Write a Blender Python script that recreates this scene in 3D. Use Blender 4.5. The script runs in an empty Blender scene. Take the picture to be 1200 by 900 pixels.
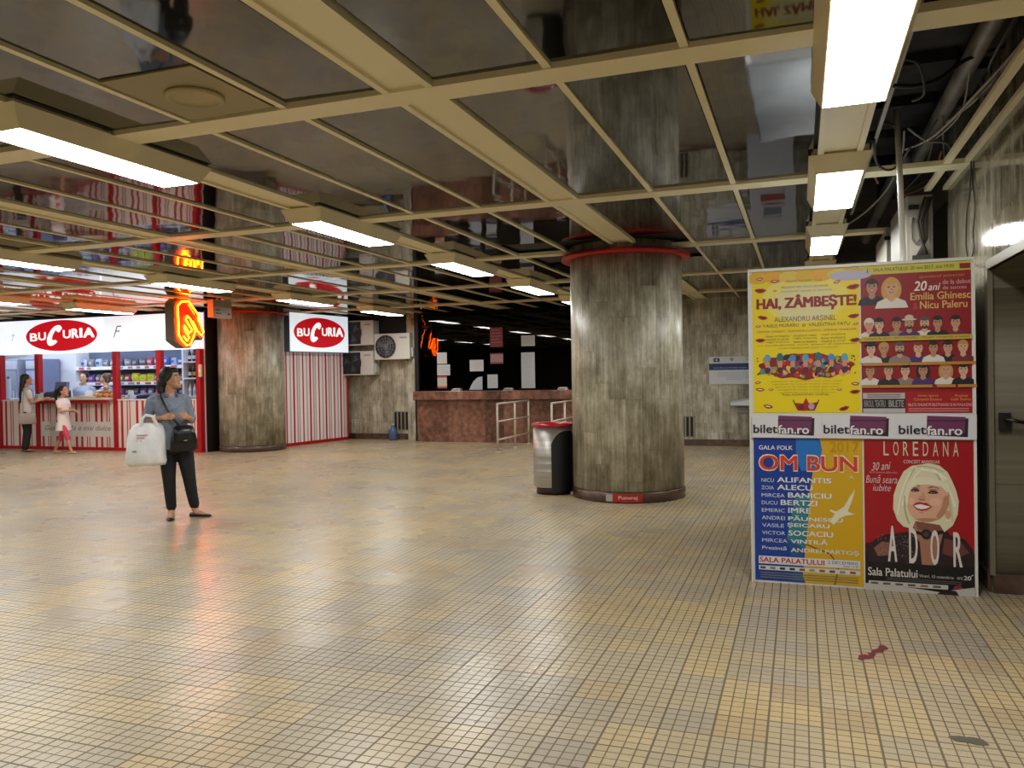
import bpy, bmesh, math, random
from mathutils import Vector, Matrix
from math import sin, cos, pi, radians as R
random.seed(7)
SC = bpy.context.scene
COL = SC.collection
# ------------------------------------------------------------------ camera, world, exposure
FPX, YAW, PITCH, ROLL, CAMH = 937.79, 0.346275, -0.0106319, -0.0168056, 1.5
_f = Vector((-sin(YAW)*cos(PITCH), cos(YAW)*cos(PITCH), sin(PITCH)))
_r = Vector((cos(YAW), sin(YAW), 0)); _u = _r.cross(_f)
_r2 = _r*cos(ROLL)+_u*sin(ROLL); _u2 = -_r*sin(ROLL)+_u*cos(ROLL)
cam = bpy.data.objects.new('camera', bpy.data.cameras.new('camera'))
COL.objects.link(cam)
cam.matrix_world = Matrix(((_r2.x, _u2.x, -_f.x, 0), (_r2.y, _u2.y, -_f.y, 0), (_r2.z, _u2.z, -_f.z, CAMH), (0, 0, 0, 1)))
cam.data.sensor_fit = 'HORIZONTAL'; cam.data.sensor_width = 36.0
cam.data.lens = FPX*36/1200; cam.data.clip_start = 0.05; cam.data.clip_end = 200
SC.camera = cam
W = bpy.data.worlds.new('world'); SC.world = W; W.use_nodes = True
W.node_tree.nodes['Background'].inputs[0].default_value = (1.0, 0.9, 0.75, 1)
W.node_tree.nodes['Background'].inputs[1].default_value = 0.05
vs = SC.view_settings
SC.display_settings.display_device = 'sRGB'
vs.view_transform = 'Standard'; vs.look = 'None'; vs.gamma = 1.0; vs.use_curve_mapping = False
vs.exposure = 0.88
SC.cycles.use_denoising = True
SC.cycles.max_bounces = 10; SC.cycles.diffuse_bounces = 4; SC.cycles.glossy_bounces = 6
SC.cycles.transparent_max_bounces = 12
SC.cycles.sample_clamp_indirect = 6.0
SC.cycles.caustics_reflective = False; SC.cycles.caustics_refractive = False
TUBE = 20.0        # emission of the ceiling light diffusers
SIGN = 0.52        # emission of the lit shop signs
SHOP = 34.0         # emission of the tubes inside the shop

# ------------------------------------------------------------------ materials
def lin(h):
    h = h.lstrip('#'); c = [int(h[i:i+2], 16)/255 for i in (0, 2, 4)]
    return tuple((x/12.92 if x <= 0.04045 else ((x+0.055)/1.055)**2.4) for x in c)+(1.0,)
_mc = {}
def mat(h, rough=0.5, metal=0.0, emit=0.0, spec=0.5, name=None):
    k = (h, rough, metal, emit, spec)
    if k in _mc: return _mc[k]
    m = bpy.data.materials.new(name or 'paint_'+h.strip('#')); m.use_nodes = True
    b = m.node_tree.nodes['Principled BSDF']
    b.inputs['Base Color'].default_value = lin(h); b.inputs['Roughness'].default_value = rough
    b.inputs['Metallic'].default_value = metal; b.inputs['Specular IOR Level'].default_value = spec
    if emit:
        b.inputs['Emission Color'].default_value = lin(h); b.inputs['Emission Strength'].default_value = emit
    _mc[k] = m
    return m
class NT:
    """small node-graph helper"""
    def __init__(s, name):
        s.m = bpy.data.materials.new(name); s.m.use_nodes = True; s.t = s.m.node_tree
        s.b = s.t.nodes['Principled BSDF']; s.o = s.t.nodes['Material Output']
    def n(s, typ, **kw):
        x = s.t.nodes.new(typ)
        for k, v in kw.items(): setattr(x, k, v)
        return x
    def put(s, node, i, v):
        if v is None: return
        if isinstance(v, bpy.types.NodeSocket): s.t.links.new(v, node.inputs[i])
        else: node.inputs[i].default_value = v
    def math(s, op, a, b=None, c=None):
        x = s.n('ShaderNodeMath', operation=op)
        for i, v in enumerate((a, b, c)): s.put(x, i, v)
        return x.outputs[0]
    def comb(s, x, y, z=0.0):
        c = s.n('ShaderNodeCombineXYZ')
        for i, v in enumerate((x, y, z)): s.put(c, i, v)
        return c.outputs[0]
    def white(s, v):
        w = s.n('ShaderNodeTexWhiteNoise', noise_dimensions='3D'); s.put(w, 0, v); return w.outputs['Value']
    def noise(s, v, scale=1.0, detail=3.0, rough=0.55):
        w = s.n('ShaderNodeTexNoise'); s.put(w, 'Vector', v); w.inputs['Scale'].default_value = scale
        w.inputs['Detail'].default_value = detail; w.inputs['Roughness'].default_value = rough
        return w.outputs['Fac']
    def ramp(s, f, stops, const=False):
        r = s.n('ShaderNodeValToRGB'); s.put(r, 0, f); cr = r.color_ramp
        if const: cr.interpolation = 'CONSTANT'
        while len(cr.elements) < len(stops): cr.elements.new(0.5)
        for e, (p, c) in zip(cr.elements, stops):
            e.position = p; e.color = lin(c) if isinstance(c, str) else (c, c, c, 1)
        return r.outputs[0]
    def mix(s, f, a, b, mode='MIX'):
        x = s.n('ShaderNodeMix', data_type='RGBA', blend_type=mode)
        for i, v in ((0, f), (6, a), (7, b)): s.put(x, i, v)
        return x.outputs[2]
    def obj(s):
        c = s.n('ShaderNodeTexCoord'); sp = s.n('ShaderNodeSeparateXYZ'); s.t.links.new(c.outputs['Object'], sp.inputs[0])
        return sp.outputs[0], sp.outputs[1], sp.outputs[2], c.outputs['Object']
    def bump(s, h, strength=0.3, dist=0.01):
        b = s.n('ShaderNodeBump'); b.inputs['Strength'].default_value = strength; b.inputs['Distance'].default_value = dist
        s.put(b, 'Height', h); s.t.links.new(b.outputs[0], s.b.inputs['Normal'])

def m_travertine(name, axis, radius=0.68, slab=0.19, tall=0.95, dark=1.0, rbase=0.27):
    g = NT(name); x, y, z, v = g.obj()
    if axis == 'c': u = g.math('MULTIPLY', g.math('ARCTAN2', y, x), radius)
    else: u = x if axis == 'x' else y
    col = g.math('FLOOR', g.math('DIVIDE', u, slab))
    off = g.math('MULTIPLY', g.white(g.comb(col, 3.0)), tall)
    row = g.math('FLOOR', g.math('DIVIDE', g.math('ADD', z, off), tall))
    rnd = g.white(g.comb(col, row, 5.0))
    streak = g.noise(g.comb(g.math('MULTIPLY', u, 34.0), g.math('MULTIPLY', z, 1.6), g.math('MULTIPLY', rnd, 20.0)), 1.0, 5.0, 0.65)
    mott = g.noise(g.comb(g.math('MULTIPLY', u, 4.5), g.math('MULTIPLY', z, 2.2), 1.0), 1.0, 6.0, 0.7)
    t = g.math('ADD', g.math('ADD', g.math('MULTIPLY', streak, 0.50), g.math('MULTIPLY', mott, 0.74)), g.math('MULTIPLY', rnd, 0.13))
    c = g.ramp(t, [(0.42, '#4b4436'), (0.56, '#7a735f'), (0.70, '#a09a85'), (0.88, '#cfcbba')])
    fu = g.math('FRACT', g.math('DIVIDE', u, slab)); joint = g.math('LESS_THAN', fu, 0.012)
    fz = g.math('FRACT', g.math('DIVIDE', g.math('ADD', z, off), tall)); jz = g.math('LESS_THAN', fz, 0.004)
    j = g.math('MULTIPLY', g.math('MAXIMUM', joint, jz), 0.5)
    c = g.mix(j, c, lin('#40382a'))
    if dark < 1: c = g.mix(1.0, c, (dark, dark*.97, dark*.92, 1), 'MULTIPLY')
    g.put(g.b, 'Base Color', c)
    g.put(g.b, 'Roughness', g.math('ADD', g.math('MULTIPLY', streak, 0.25 if rbase > .1 else 0.10), rbase))
    if rbase < .1: g.b.inputs['Specular IOR Level'].default_value = 0.28
    g.bump(streak, 0.12, 0.004)
    return g.m
def m_floor():
    g = NT('mosaic_floor_tiles'); x, y, z, v = g.obj(); T = 0.2165
    tx = g.math('DIVIDE', g.math('SUBTRACT', x, 0.068), T); ty = g.math('DIVIDE', g.math('SUBTRACT', y, 2.715), T)
    ix = g.math('FLOOR', tx); iy = g.math('FLOOR', ty)
    r1 = g.white(g.comb(ix, iy, 1.0)); r2 = g.white(g.comb(g.math('FLOOR', g.math('DIVIDE', ix, 2.0)), g.math('FLOOR', g.math('DIVIDE', iy, 3.0)), 2.0))
    n = g.noise(g.comb(g.math('MULTIPLY', ix, 0.13), g.math('MULTIPLY', iy, 0.13), 4.0), 1.0, 2.0)
    t = g.math('ADD', g.math('ADD', g.math('MULTIPLY', r1, 0.40), g.math('MULTIPLY', r2, 0.30)), g.math('MULTIPLY', n, 0.45))
    c = g.ramp(t, [(0.12, '#a09788'), (0.34, '#aea390'), (0.52, '#b8aa8f'), (0.70, '#c1af8b'), (0.92, '#cab283')])
    pk = g.math('GREATER_THAN', g.white(g.comb(ix, iy, 9.0)), 0.93)
    c = g.mix(g.math('MULTIPLY', pk, 0.45), c, lin('#b89a70'))
    cellr = g.white(g.comb(g.math('FLOOR', g.math('MULTIPLY', tx, 4.0)), g.math('FLOOR', g.math('MULTIPLY', ty, 4.0)), 3.0))
    c = g.mix(g.math('MULTIPLY', cellr, 0.16), c, lin('#8d7a58'))
    def groove(t_, k, w):
        f = g.math('PINGPONG', g.math('MULTIPLY', t_, k), 0.5)
        return g.math('LESS_THAN', f, w)
    gr = g.math('MAXIMUM', g.math('MAXIMUM', groove(tx, 4.0, 0.055), groove(ty, 4.0, 0.055)), g.math('MAXIMUM', groove(tx, 1.0, 0.022), groove(ty, 1.0, 0.022)))
    dirt = g.noise(v, 0.55, 4.0)
    c = g.mix(g.ramp(dirt, [(0.42, 0.0), (0.75, 0.35)]), c, lin('#7d6c50'))
    c = g.mix(g.math('MULTIPLY', gr, 0.9), c, lin('#5c4d33'))
    g.put(g.b, 'Base Color', c)
    wear = g.noise(v, 1.4, 3.0)
    g.put(g.b, 'Roughness', g.math('ADD', g.math('MULTIPLY', gr, 0.35), g.math('ADD', g.math('MULTIPLY', wear, 0.22), 0.18)))
    g.bump(g.math('SUBTRACT', 1.0, gr), 0.25, 0.002)
    return g.m
def m_lacquer():
    g = NT('dark_lacquered_ceiling_panel'); x, y, z, v = g.obj()
    n = g.noise(v, 1.3, 2.0); f = g.noise(g.comb(g.math('MULTIPLY', x, 60.0), g.math('MULTIPLY', y, 4.0)), 1.0, 3.0)
    g.put(g.b, 'Base Color', g.ramp(f, [(0.35, '#0e0d0b'), (0.65, '#191713')]))
    g.b.inputs['IOR'].default_value = 1.68; g.b.inputs['Roughness'].default_value = 0.045
    g.bump(n, 0.35, 0.012)
    return g.m
def m_marble(name, stops, scale=6.0):
    g = NT(name); x, y, z, v = g.obj()
    n = g.noise(v, scale, 6.0, 0.65); n2 = g.noise(v, scale*0.25, 3.0)
    slab = g.white(g.comb(g.math('FLOOR', g.math('DIVIDE', x, 0.45)), 2.0))
    t = g.math('ADD', g.math('ADD', g.math('MULTIPLY', n, 0.6), g.math('MULTIPLY', n2, 0.3)), g.math('MULTIPLY', slab, 0.18))
    g.put(g.b, 'Base Color', g.ramp(t, stops)); g.b.inputs['Roughness'].default_value = 0.3
    return g.m
def m_stripes(name, axis, period, stops, rough=0.4, phase=0.0):
    g = NT(name); x, y, z, v = g.obj(); u = x if axis == 'x' else y
    f = g.math('FRACT', g.math('DIVIDE', g.math('ADD', u, phase+40.0), period))
    g.put(g.b, 'Base Color', g.ramp(f, stops, True)); g.b.inputs['Roughness'].default_value = rough
    return g.m
def m_glass(name, tint, f0=0.06):
    m = bpy.data.materials.new(name); m.use_nodes = True; t = m.node_tree
    t.nodes.remove(t.nodes['Principled BSDF'])
    o = t.nodes['Material Output']; mx = t.nodes.new('ShaderNodeMixShader'); tr = t.nodes.new('ShaderNodeBsdfTransparent')
    gl = t.nodes.new('ShaderNodeBsdfGlossy'); fr = t.nodes.new('ShaderNodeFresnel')
    tr.inputs[0].default_value = lin(tint); gl.inputs['Roughness'].default_value = 0.01; fr.inputs[0].default_value = 1.45
    ge = t.nodes.new('ShaderNodeNewGeometry'); sub = t.nodes.new('ShaderNodeMath'); sub.operation = 'SUBTRACT'; sub.inputs[0].default_value = 1.0
    mu = t.nodes.new('ShaderNodeMath'); mu.operation = 'MULTIPLY'
    t.links.new(ge.outputs['Backfacing'], sub.inputs[1]); t.links.new(sub.outputs[0], mu.inputs[0]); t.links.new(fr.outputs[0], mu.inputs[1])
    t.links.new(mu.outputs[0], mx.inputs[0]); t.links.new(tr.outputs[0], mx.inputs[1]); t.links.new(gl.outputs[0], mx.inputs[2])
    t.links.new(mx.outputs[0], o.inputs[0])
    return m
def m_noisy(name, stops, scale=20.0, rough=0.6, metal=0.0, bump=0.0, stretch=(1, 1, 1)):
    g = NT(name); x, y, z, v = g.obj()
    n = g.noise(g.comb(g.math('MULTIPLY', x, stretch[0]), g.math('MULTIPLY', y, stretch[1]), g.math('MULTIPLY', z, stretch[2])), scale, 5.0, 0.6)
    g.put(g.b, 'Base Color', g.ramp(n, stops)); g.b.inputs['Roughness'].default_value = rough; g.b.inputs['Metallic'].default_value = metal
    if bump: g.bump(n, bump, 0.01)
    return g.m

# ------------------------------------------------------------------ mesh builder
class MB:
    def __init__(s): s.v = []; s.f = []; s.mi = []; s.sm = []; s.cur = 0; s.smooth = False
    def face(s, idx): s.f.append(tuple(idx)); s.mi.append(s.cur); s.sm.append(s.smooth)
    def add(s, vs): b = len(s.v); s.v += [tuple(p) for p in vs]; return b
    def box(s, x0, x1, y0, y1, z0, z1):
        b = s.add([(x, y, z) for z in (z0, z1) for y in (y0, y1) for x in (x0, x1)])
        for q in ((0, 2, 3, 1), (4, 5, 7, 6), (0, 1, 5, 4), (2, 6, 7, 3), (0, 4, 6, 2), (1, 3, 7, 5)): s.face([b+i for i in q])
        return s
    def hexa(s, low, high):      # two quads, bottom and top, same winding
        b = s.add(list(low)+list(high))
        for q in ((3, 2, 1, 0), (4, 5, 6, 7), (0, 1, 5, 4), (1, 2, 6, 5), (2, 3, 7, 6), (3, 0, 4, 7)): s.face([b+i for i in q])
        return s
    def quad(s, *p): b = s.add(p); s.face([b+i for i in range(len(p))]); return s
    def ring_loft(s, rings, cap=True, closed=True):
        n = len(rings[0]); b = [s.add(r) for r in rings]
        for i in range(len(rings)-1):
            for k in range(n if closed else n-1):
                k2 = (k+1) % n
                s.face((b[i]+k, b[i]+k2, b[i+1]+k2, b[i+1]+k))
        if cap:
            for i, rev in ((0, True), (len(rings)-1, False)):
                idx = [b[i]+k for k in range(n)]; s.face(idx[::-1] if rev else idx)
        return s
    def tube(s, pts, rad, n=10, round_caps=False):
        pts = [Vector(p) for p in pts]; m = len(pts)
        if not isinstance(rad, (list, tuple)): rad = [rad]*m
        pts2 = list(pts); rad2 = list(rad)
        if round_caps:
            d0 = (pts[0]-pts[1]).normalized(); d1 = (pts[-1]-pts[-2]).normalized()
            pre = [(pts[0]+d0*rad[0]*c, rad[0]*q) for c, q in ((0.95, 0.3), (0.7, 0.71))]
            post = [(pts[-1]+d1*rad[-1]*c, rad[-1]*q) for c, q in ((0.7, 0.71), (0.95, 0.3))]
            pts2 = [p for p, _ in pre]+pts+[p for p, _ in post]; rad2 = [q for _, q in pre]+list(rad)+[q for _, q in post]
        rings = []; prev = None
        for i, p in enumerate(pts2):
            d = (pts2[min(i+1, len(pts2)-1)]-pts2[max(i-1, 0)]).normalized()
            if prev is None:
                a = Vector((0, 0, 1)) if abs(d.z) < 0.9 else Vector((1, 0, 0)); u = d.cross(a).normalized()
            else:
                u = (prev-d*prev.dot(d)).normalized()
            prev = u; w = d.cross(u)
            rings.append([p+(u*cos(2*pi*k/n)+w*sin(2*pi*k/n))*rad2[i] for k in range(n)])
        o = s.smooth; s.smooth = True; s.ring_loft(rings); s.smooth = o
        return s
    def lathe(s, prof, n=48, c=(0, 0, 0), cap=True):
        rings = [[(c[0]+r*cos(2*pi*k/n), c[1]+r*sin(2*pi*k/n), c[2]+z) for k in range(n)] for r, z in prof]
        o = s.smooth; s.smooth = True; s.ring_loft(rings, cap); s.smooth = o
        return s
    def ell(s, c, a, b, d, n=16, m=10):   # ellipsoid with axis vectors
        c, a, b, d = map(Vector, (c, a, b, d)); rings = []
        for i in range(1, m):
            t = pi*i/m
            rings.append([c-d*cos(t)+(a*cos(2*pi*k/n)+b*sin(2*pi*k/n))*sin(t) for k in range(n)])
        o = s.smooth; s.smooth = True; s.ring_loft(rings); s.smooth = o
        return s
    def prism(s, poly, fn):              # poly 2-D; fn(u, v, t) -> 3-D, t = 0 / 1
        n = len(poly); b = s.add([fn(u, v, 0) for u, v in poly]+[fn(u, v, 1) for u, v in poly])
        s.face([b+i for i in range(n)][::-1]); s.face([b+n+i for i in range(n)])
        for i in range(n):
            j = (i+1) % n; s.face((b+i, b+j, b+n+j, b+n+i))
        return s
    def build(s, name, mats, parent=None, bevel=0.0, fix=False):
        me = bpy.data.meshes.new(name); me.from_pydata(s.v, [], s.f)
        for m in (mats if isinstance(mats, (list, tuple)) else [mats]): me.materials.append(m)
        me.polygons.foreach_set('material_index', s.mi); me.polygons.foreach_set('use_smooth', s.sm)
        if fix:
            bm = bmesh.new(); bm.from_mesh(me); bmesh.ops.recalc_face_normals(bm, faces=bm.faces); bm.to_mesh(me); bm.free()
        me.update()
        o = bpy.data.objects.new(name, me); COL.objects.link(o)
        if parent: o.parent = parent
        if bevel:
            b = o.modifiers.new('bevel', 'BEVEL'); b.width = bevel; b.segments = 2; b.limit_method = 'ANGLE'; b.angle_limit = R(40)
        return o
def tag(o, label=None, cat=None, group=None, kind=None):
    if label: o['label'] = label
    if cat: o['category'] = cat
    if group: o['group'] = group
    if kind: o['kind'] = kind
    return o
def empty(name, loc, rz=0.0, **kw):
    o = bpy.data.objects.new(name, None); COL.objects.link(o); o.location = loc; o.rotation_euler = (0, 0, rz); o.empty_display_size = 0.1
    return tag(o, **kw)
def copy_tree(o, parent=None):
    c = o.copy(); COL.objects.link(c)
    if parent: c.parent = parent
    for ch in list(o.children): copy_tree(ch, c)
    return c
ORD = ['first', 'second', 'third', 'fourth', 'fifth', 'sixth', 'seventh', 'eighth', 'ninth', 'tenth', 'eleventh', 'twelfth']
_tc = {}
def text_geo(s, bold=0.0, shear=0.0):
    k = (s, bold, shear)
    if k in _tc: return _tc[k]
    cu = bpy.data.curves.new('t', 'FONT'); cu.body = s; cu.size = 1.0; cu.offset = bold; cu.shear = shear; cu.resolution_u = 3
    o = bpy.data.objects.new('t', cu); COL.objects.link(o); me = o.to_mesh()
    vs_ = [tuple(v.co[:2]) for v in me.vertices]; fs = [tuple(p.vertices) for p in me.polygons]
    o.to_mesh_clear(); bpy.data.objects.remove(o); bpy.data.curves.remove(cu)
    xs = [v[0] for v in vs_] or [0, 1]; ys = [v[1] for v in vs_] or [0, 1]
    _tc[k] = (vs_, fs, min(xs), max(xs), min(ys), max(ys))
    return _tc[k]
class D2:
    """flat artwork in a plane: u to the right, v up; layers are thin steps towards the viewer"""
    def __init__(s, step=0.0006): s.mb = MB(); s.mats = []; s.step = step; s.k = 0
    def m(s, c, emit=0.0, rough=0.45):
        mm = mat(c, rough, 0.0, emit)
        if mm not in s.mats: s.mats.append(mm)
        s.mb.cur = s.mats.index(mm)
    def P(s, u, v, l): return (u, -l*s.step-s.k*7e-6, v)
    def poly(s, pts, c, l=1, emit=0.0):
        s.m(c, emit); s.k += 1; s.mb.quad(*[s.P(u, v, l) for u, v in pts]); return s
    def rect(s, u0, u1, v0, v1, c, l=1, emit=0.0): return s.poly([(u0, v0), (u1, v0), (u1, v1), (u0, v1)], c, l, emit)
    def ellipse(s, cu, cv, a, b, c, l=1, n=28, rot=0.0, emit=0.0, a0=0.0, a1=2*pi):
        pts = []
        for k in range(n):
            t = a0+(a1-a0)*k/(n if a1-a0 > 6.28 else n-1); x, y = a*cos(t), b*sin(t)
            pts.append((cu+x*cos(rot)-y*sin(rot), cv+x*sin(rot)+y*cos(rot)))
        return s.poly(pts, c, l, emit)
    def line(s, pts, w, c, l=1, emit=0.0):
        for (a, b), (c2, d) in zip(pts, pts[1:]):
            L = math.hypot(c2-a, d-b) or 1; nx, ny = -(d-b)/L*w/2, (c2-a)/L*w/2
            s.poly([(a-nx, b-ny), (c2-nx, d-ny), (c2+nx, d+ny), (a+nx, b+ny)], c, l, emit)
        return s
    def text(s, t, u0, u1, v0, v1, c, l=2, bold=0.02, shear=0.0, emit=0.0, skew=0.0):
        vs_, fs, x0, x1, y0, y1 = text_geo(t, min(bold, 0.0), shear); s.m(c, emit)
        w = max(bold, 0)*min(v1-v0, 1.3*(u1-u0)/max(1, len(t)))*.9; u0 += w; u1 -= w; v0 += w*.5; v1 -= w*.5
        for du, dv in ([(0, 0)] if w < .0006 else [(-w, 0), (w, 0), (0, 0)] if bold < .03 else [(-w, -w*.5), (w, -w*.5), (-w, w*.5), (w, w*.5), (0, 0)]):
            s.k += 1
            b = s.mb.add([s.P(u0+du+(x-x0)/(x1-x0)*(u1-u0), v0+dv+(y-y0)/(y1-y0)*(v1-v0)+skew*(x-x0)/(x1-x0), l) for x, y in vs_])
            for f in fs: s.mb.face([b+i for i in f])
        return s
    def build(s, name, parent, label=None):
        o = s.mb.build(name, s.mats or [mat('#ffffff')], parent)
        if label: o['label'] = label
        return o
# ------------------------------------------------------------------ the room
H = 3.0
TRV_C = m_travertine('travertine_cladding_round', 'c')
TRV_X = m_travertine('travertine_cladding_back', 'x', slab=0.30, tall=1.0)
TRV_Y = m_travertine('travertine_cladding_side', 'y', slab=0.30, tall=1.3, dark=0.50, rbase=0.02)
FLOOR = m_floor(); LACQ = m_lacquer()
CREAM = mat('#dfd4ae', 0.38); CREAM2 = mat('#bfae80', 0.4)
BLACK = mat('#0b0a09', 0.7); VOID = mat('#12100e', 0.9)
SKIRT = m_marble('brown_marble_skirting', [(0.35, '#33231b'), (0.6, '#5d463a'), (0.85, '#7c6758')], 9)
def struct(mb, name, m, parent=None, **kw): return tag(mb.build(name, m, parent, **kw), kind='structure')
struct(MB().box(-21, 3.2, -8, 19.6, -0.2, 0), 'floor', FLOOR)
struct(MB().box(-21.2, -21, -8, 19.6, 0, 3.9), 'wall_left', mat('#8c8370', 0.6))
struct(MB().box(-21, 3.2, -8.2, -8, 0, 3.9), 'wall_rear', mat('#8c8370', 0.6))
# right wall with a doorway from y=4.4 to 6.08
wr = MB(); WX = 1.18
wr.box(WX, WX+0.9, 6.08, 7.6, 0, 3.6); wr.box(WX, WX+0.9, -8, 4.3, 0, 3.6); wr.box(WX, WX+0.9, 4.3, 6.08, 2.15, 3.6)
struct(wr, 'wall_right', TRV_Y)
struct(MB().box(WX+0.9, WX+1.0, 4.2, 6.2, 0, 2.3), 'door_1', mat('#2b261e', 0.5))
tr = MB()
tr.box(WX-0.012, WX+0.02, 6.055, 6.115, 0.12, 2.15); tr.box(WX-0.012, WX+0.02, 4.3, 6.115, 2.15, 2.21)
struct(tr, 'trim_1', mat('#77705c', 0.35))
bs = MB(); bs.box(WX-0.018, WX, 6.10, 7.6, 0, 0.13); bs.box(WX-0.018, WX, -8, 4.3, 0, 0.13); bs.box(WX+0.01, WX+0.9, 6.062, 6.08, 0, 0.13)
struct(bs, 'baseboard_right', SKIRT)
struct(MB().box(1.75, 1.9, 7.6, 16.7, 0, 3.6), 'wall_recess', BLACK)
# back wall: left of the ticket windows, right of them
wb = MB(); wb.box(-10.75, -8.42, 17.3, 17.5, 0, 3.3); wb.box(-3.3, 3.2, 16.7, 16.9, 0, 3.3)
wb.box(-11.0, -10.8, 15.5, 17.5, 0, 3.3)
struct(wb, 'wall_back', TRV_X)
pl = MB().box(-8.83, -8.42, 17.12, 17.3, 0, 3.0)
struct(pl, 'wall_pilaster', TRV_X)
bb = MB(); bb.box(-10.6, -8.83, 17.27, 17.3, 0, 0.14); bb.box(-3.3, 1.7, 16.67, 16.7, 0, 0.13)
struct(bb, 'baseboard_back', SKIRT)
# dark room behind the ticket glass
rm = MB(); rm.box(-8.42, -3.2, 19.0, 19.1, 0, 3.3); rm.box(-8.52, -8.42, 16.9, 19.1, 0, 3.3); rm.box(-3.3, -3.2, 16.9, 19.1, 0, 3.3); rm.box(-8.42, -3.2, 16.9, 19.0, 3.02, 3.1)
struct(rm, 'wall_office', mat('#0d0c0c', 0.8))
# slab above the suspended ceiling
sl = MB(); sl.box(-21, 3.2, -8, 19.6, 3.62, 3.8)
for k in range(7):
    y = 3.3+k*0.9
    sl.box(0.45, 1.0, y, y+0.62, 3.54, 3.62)
struct(sl, 'ceiling_slab', m_noisy('raw_concrete_slab', [(0.3, '#1f1c19'), (0.7, '#3a3530')], 4, 0.9))
# suspended ceiling: bands, cross bars, thin bars, glossy panels
BANDS = [0.275-2.185*k for k in range(10)]
CROSS = [3.86+2.87*k for k in range(-4, 5)]
YEND = 17.36
gd = MB()
for i, xb in enumerate(BANDS):
    gd.box(xb-0.105, xb+0.105, -8, YEND, H+0.012, H+0.04)
    for sgn in (-1, 1):
        a, b = sorted((xb+sgn*0.145, xb+sgn*0.105)); gd.box(a, b, -8, YEND, H-0.006, H+0.04)
    for off in (0.7625, 1.4225):
        xx = xb-off if i or True else xb
        gd.box(xx-0.02, xx+0.02, -8, YEND, H, H+0.03)
for yc in CROSS: gd.box(-20.9, WX, yc-0.1, yc+0.1, H-0.008, H+0.03)
gd.box(-20.9, WX, YEND-0.05, YEND, H, H+0.03)
gd.box(1.005, 1.055, -8, 7.6, H, H+0.03); gd.box(1.145, WX, -8, 7.6, H, H+0.03)
struct(gd, 'ceiling_grid', CREAM)
COLS = [(-2.02, 9.79), (-11.10, 14.29)]
CR = 0.68
cp = MB(); gap = MB()
yl = [-8]+CROSS+[YEND]
rnd = random.Random(3)
for i, xb in enumerate(BANDS):
    e = [xb-0.145, xb-0.7625, xb-1.4225, xb-2.04]
    for a, b in zip(e, e[1:]):
        for y0, y1 in zip(yl, yl[1:]):
            segs = [(y0+0.1, y1-0.1)]
            for cx, cy in COLS:
                if b-0.02 < cx+0.85 and a+0.02 > cx-0.85:
                    ns = []
                    for s0, s1 in segs:
                        if s1 <= cy-1.0 or s0 >= cy+0.9: ns.append((s0, s1)); continue
                        if s0 < cy-1.0: ns.append((s0, cy-1.0))
                        if s1 > cy+0.9: ns.append((cy+0.9, s1))
                    segs = ns
            for s0, s1 in segs:
                if s1-s0 < 0.05: continue
                x0, x1 = b+0.03, a-0.03; tx, ty = rnd.uniform(-0.004, 0.004), rnd.uniform(-0.006, 0.006)
                z = H+0.014
                cp.hexa([(x0, s0+.02, z-tx-ty), (x1, s0+.02, z+tx-ty), (x1, s1-.02, z+tx+ty), (x0, s1-.02, z-tx+ty)],
                        [(x0, s0+.02, z+.02), (x1, s0+.02, z+.02), (x1, s1-.02, z+.02), (x0, s1-.02, z+.02)])
gap.box(-20.9, 0.42, -8, YEND, H+0.06, H+0.07)  # black backing added so the gaps between panels look dark
struct(cp, 'ceiling', LACQ)
struct(gap, 'ceiling_dark_backing', BLACK)

# ------------------------------------------------------------------ ceiling light fixtures
HOUS = mat('#d8cca8', 0.35); LENS = mat('#fbfbf8', 0.5, 0, TUBE)
def fixture_proto():
    root = empty('ceiling_light', (0, 0, 0))
    mb = MB(); L, w, l2, w2, h = 0.76, 0.205, 0.685, 0.155, 0.115
    mb.hexa([(-w2, -l2, -h), (w2, -l2, -h), (w2, l2, -h), (-w2, l2, -h)], [(-w, -L, 0), (w, -L, 0), (w, L, 0), (-w, L, 0)])
    mb.box(-w+.02, w-.02, -L+.02, L-.02, 0, 0.05)
    mb.build('housing', HOUS, root)
    d = MB().quad((-.148, -.672, -h-.001), (-.148, .672, -h-.001), (.148, .672, -h-.001), (.148, -.672, -h-.001))
    d.build('diffuser', LENS, root)
    return root
fx = fixture_proto(); first = True
ROWS = [('right row over the posters', 0.275, (-1.9, 0.98, 3.86, 6.73, 9.60, 12.45)),
        ('middle row running towards the big column', -4.095, (-4.8, -1.9, 0.98, 3.86, 6.73, 9.60, 12.47, 15.32)),
        ('row in front of the snack shop', -8.465, (-4.8, -1.9, 0.98, 3.86, 6.73, 9.60, 12.47, 15.32)),
        ('far left row beside the shop front', -12.835, (0.98, 3.86, 6.73, 9.60, 12.0)),
        ('outermost left row', -17.2, (3.86, 6.73, 9.60))]
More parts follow.
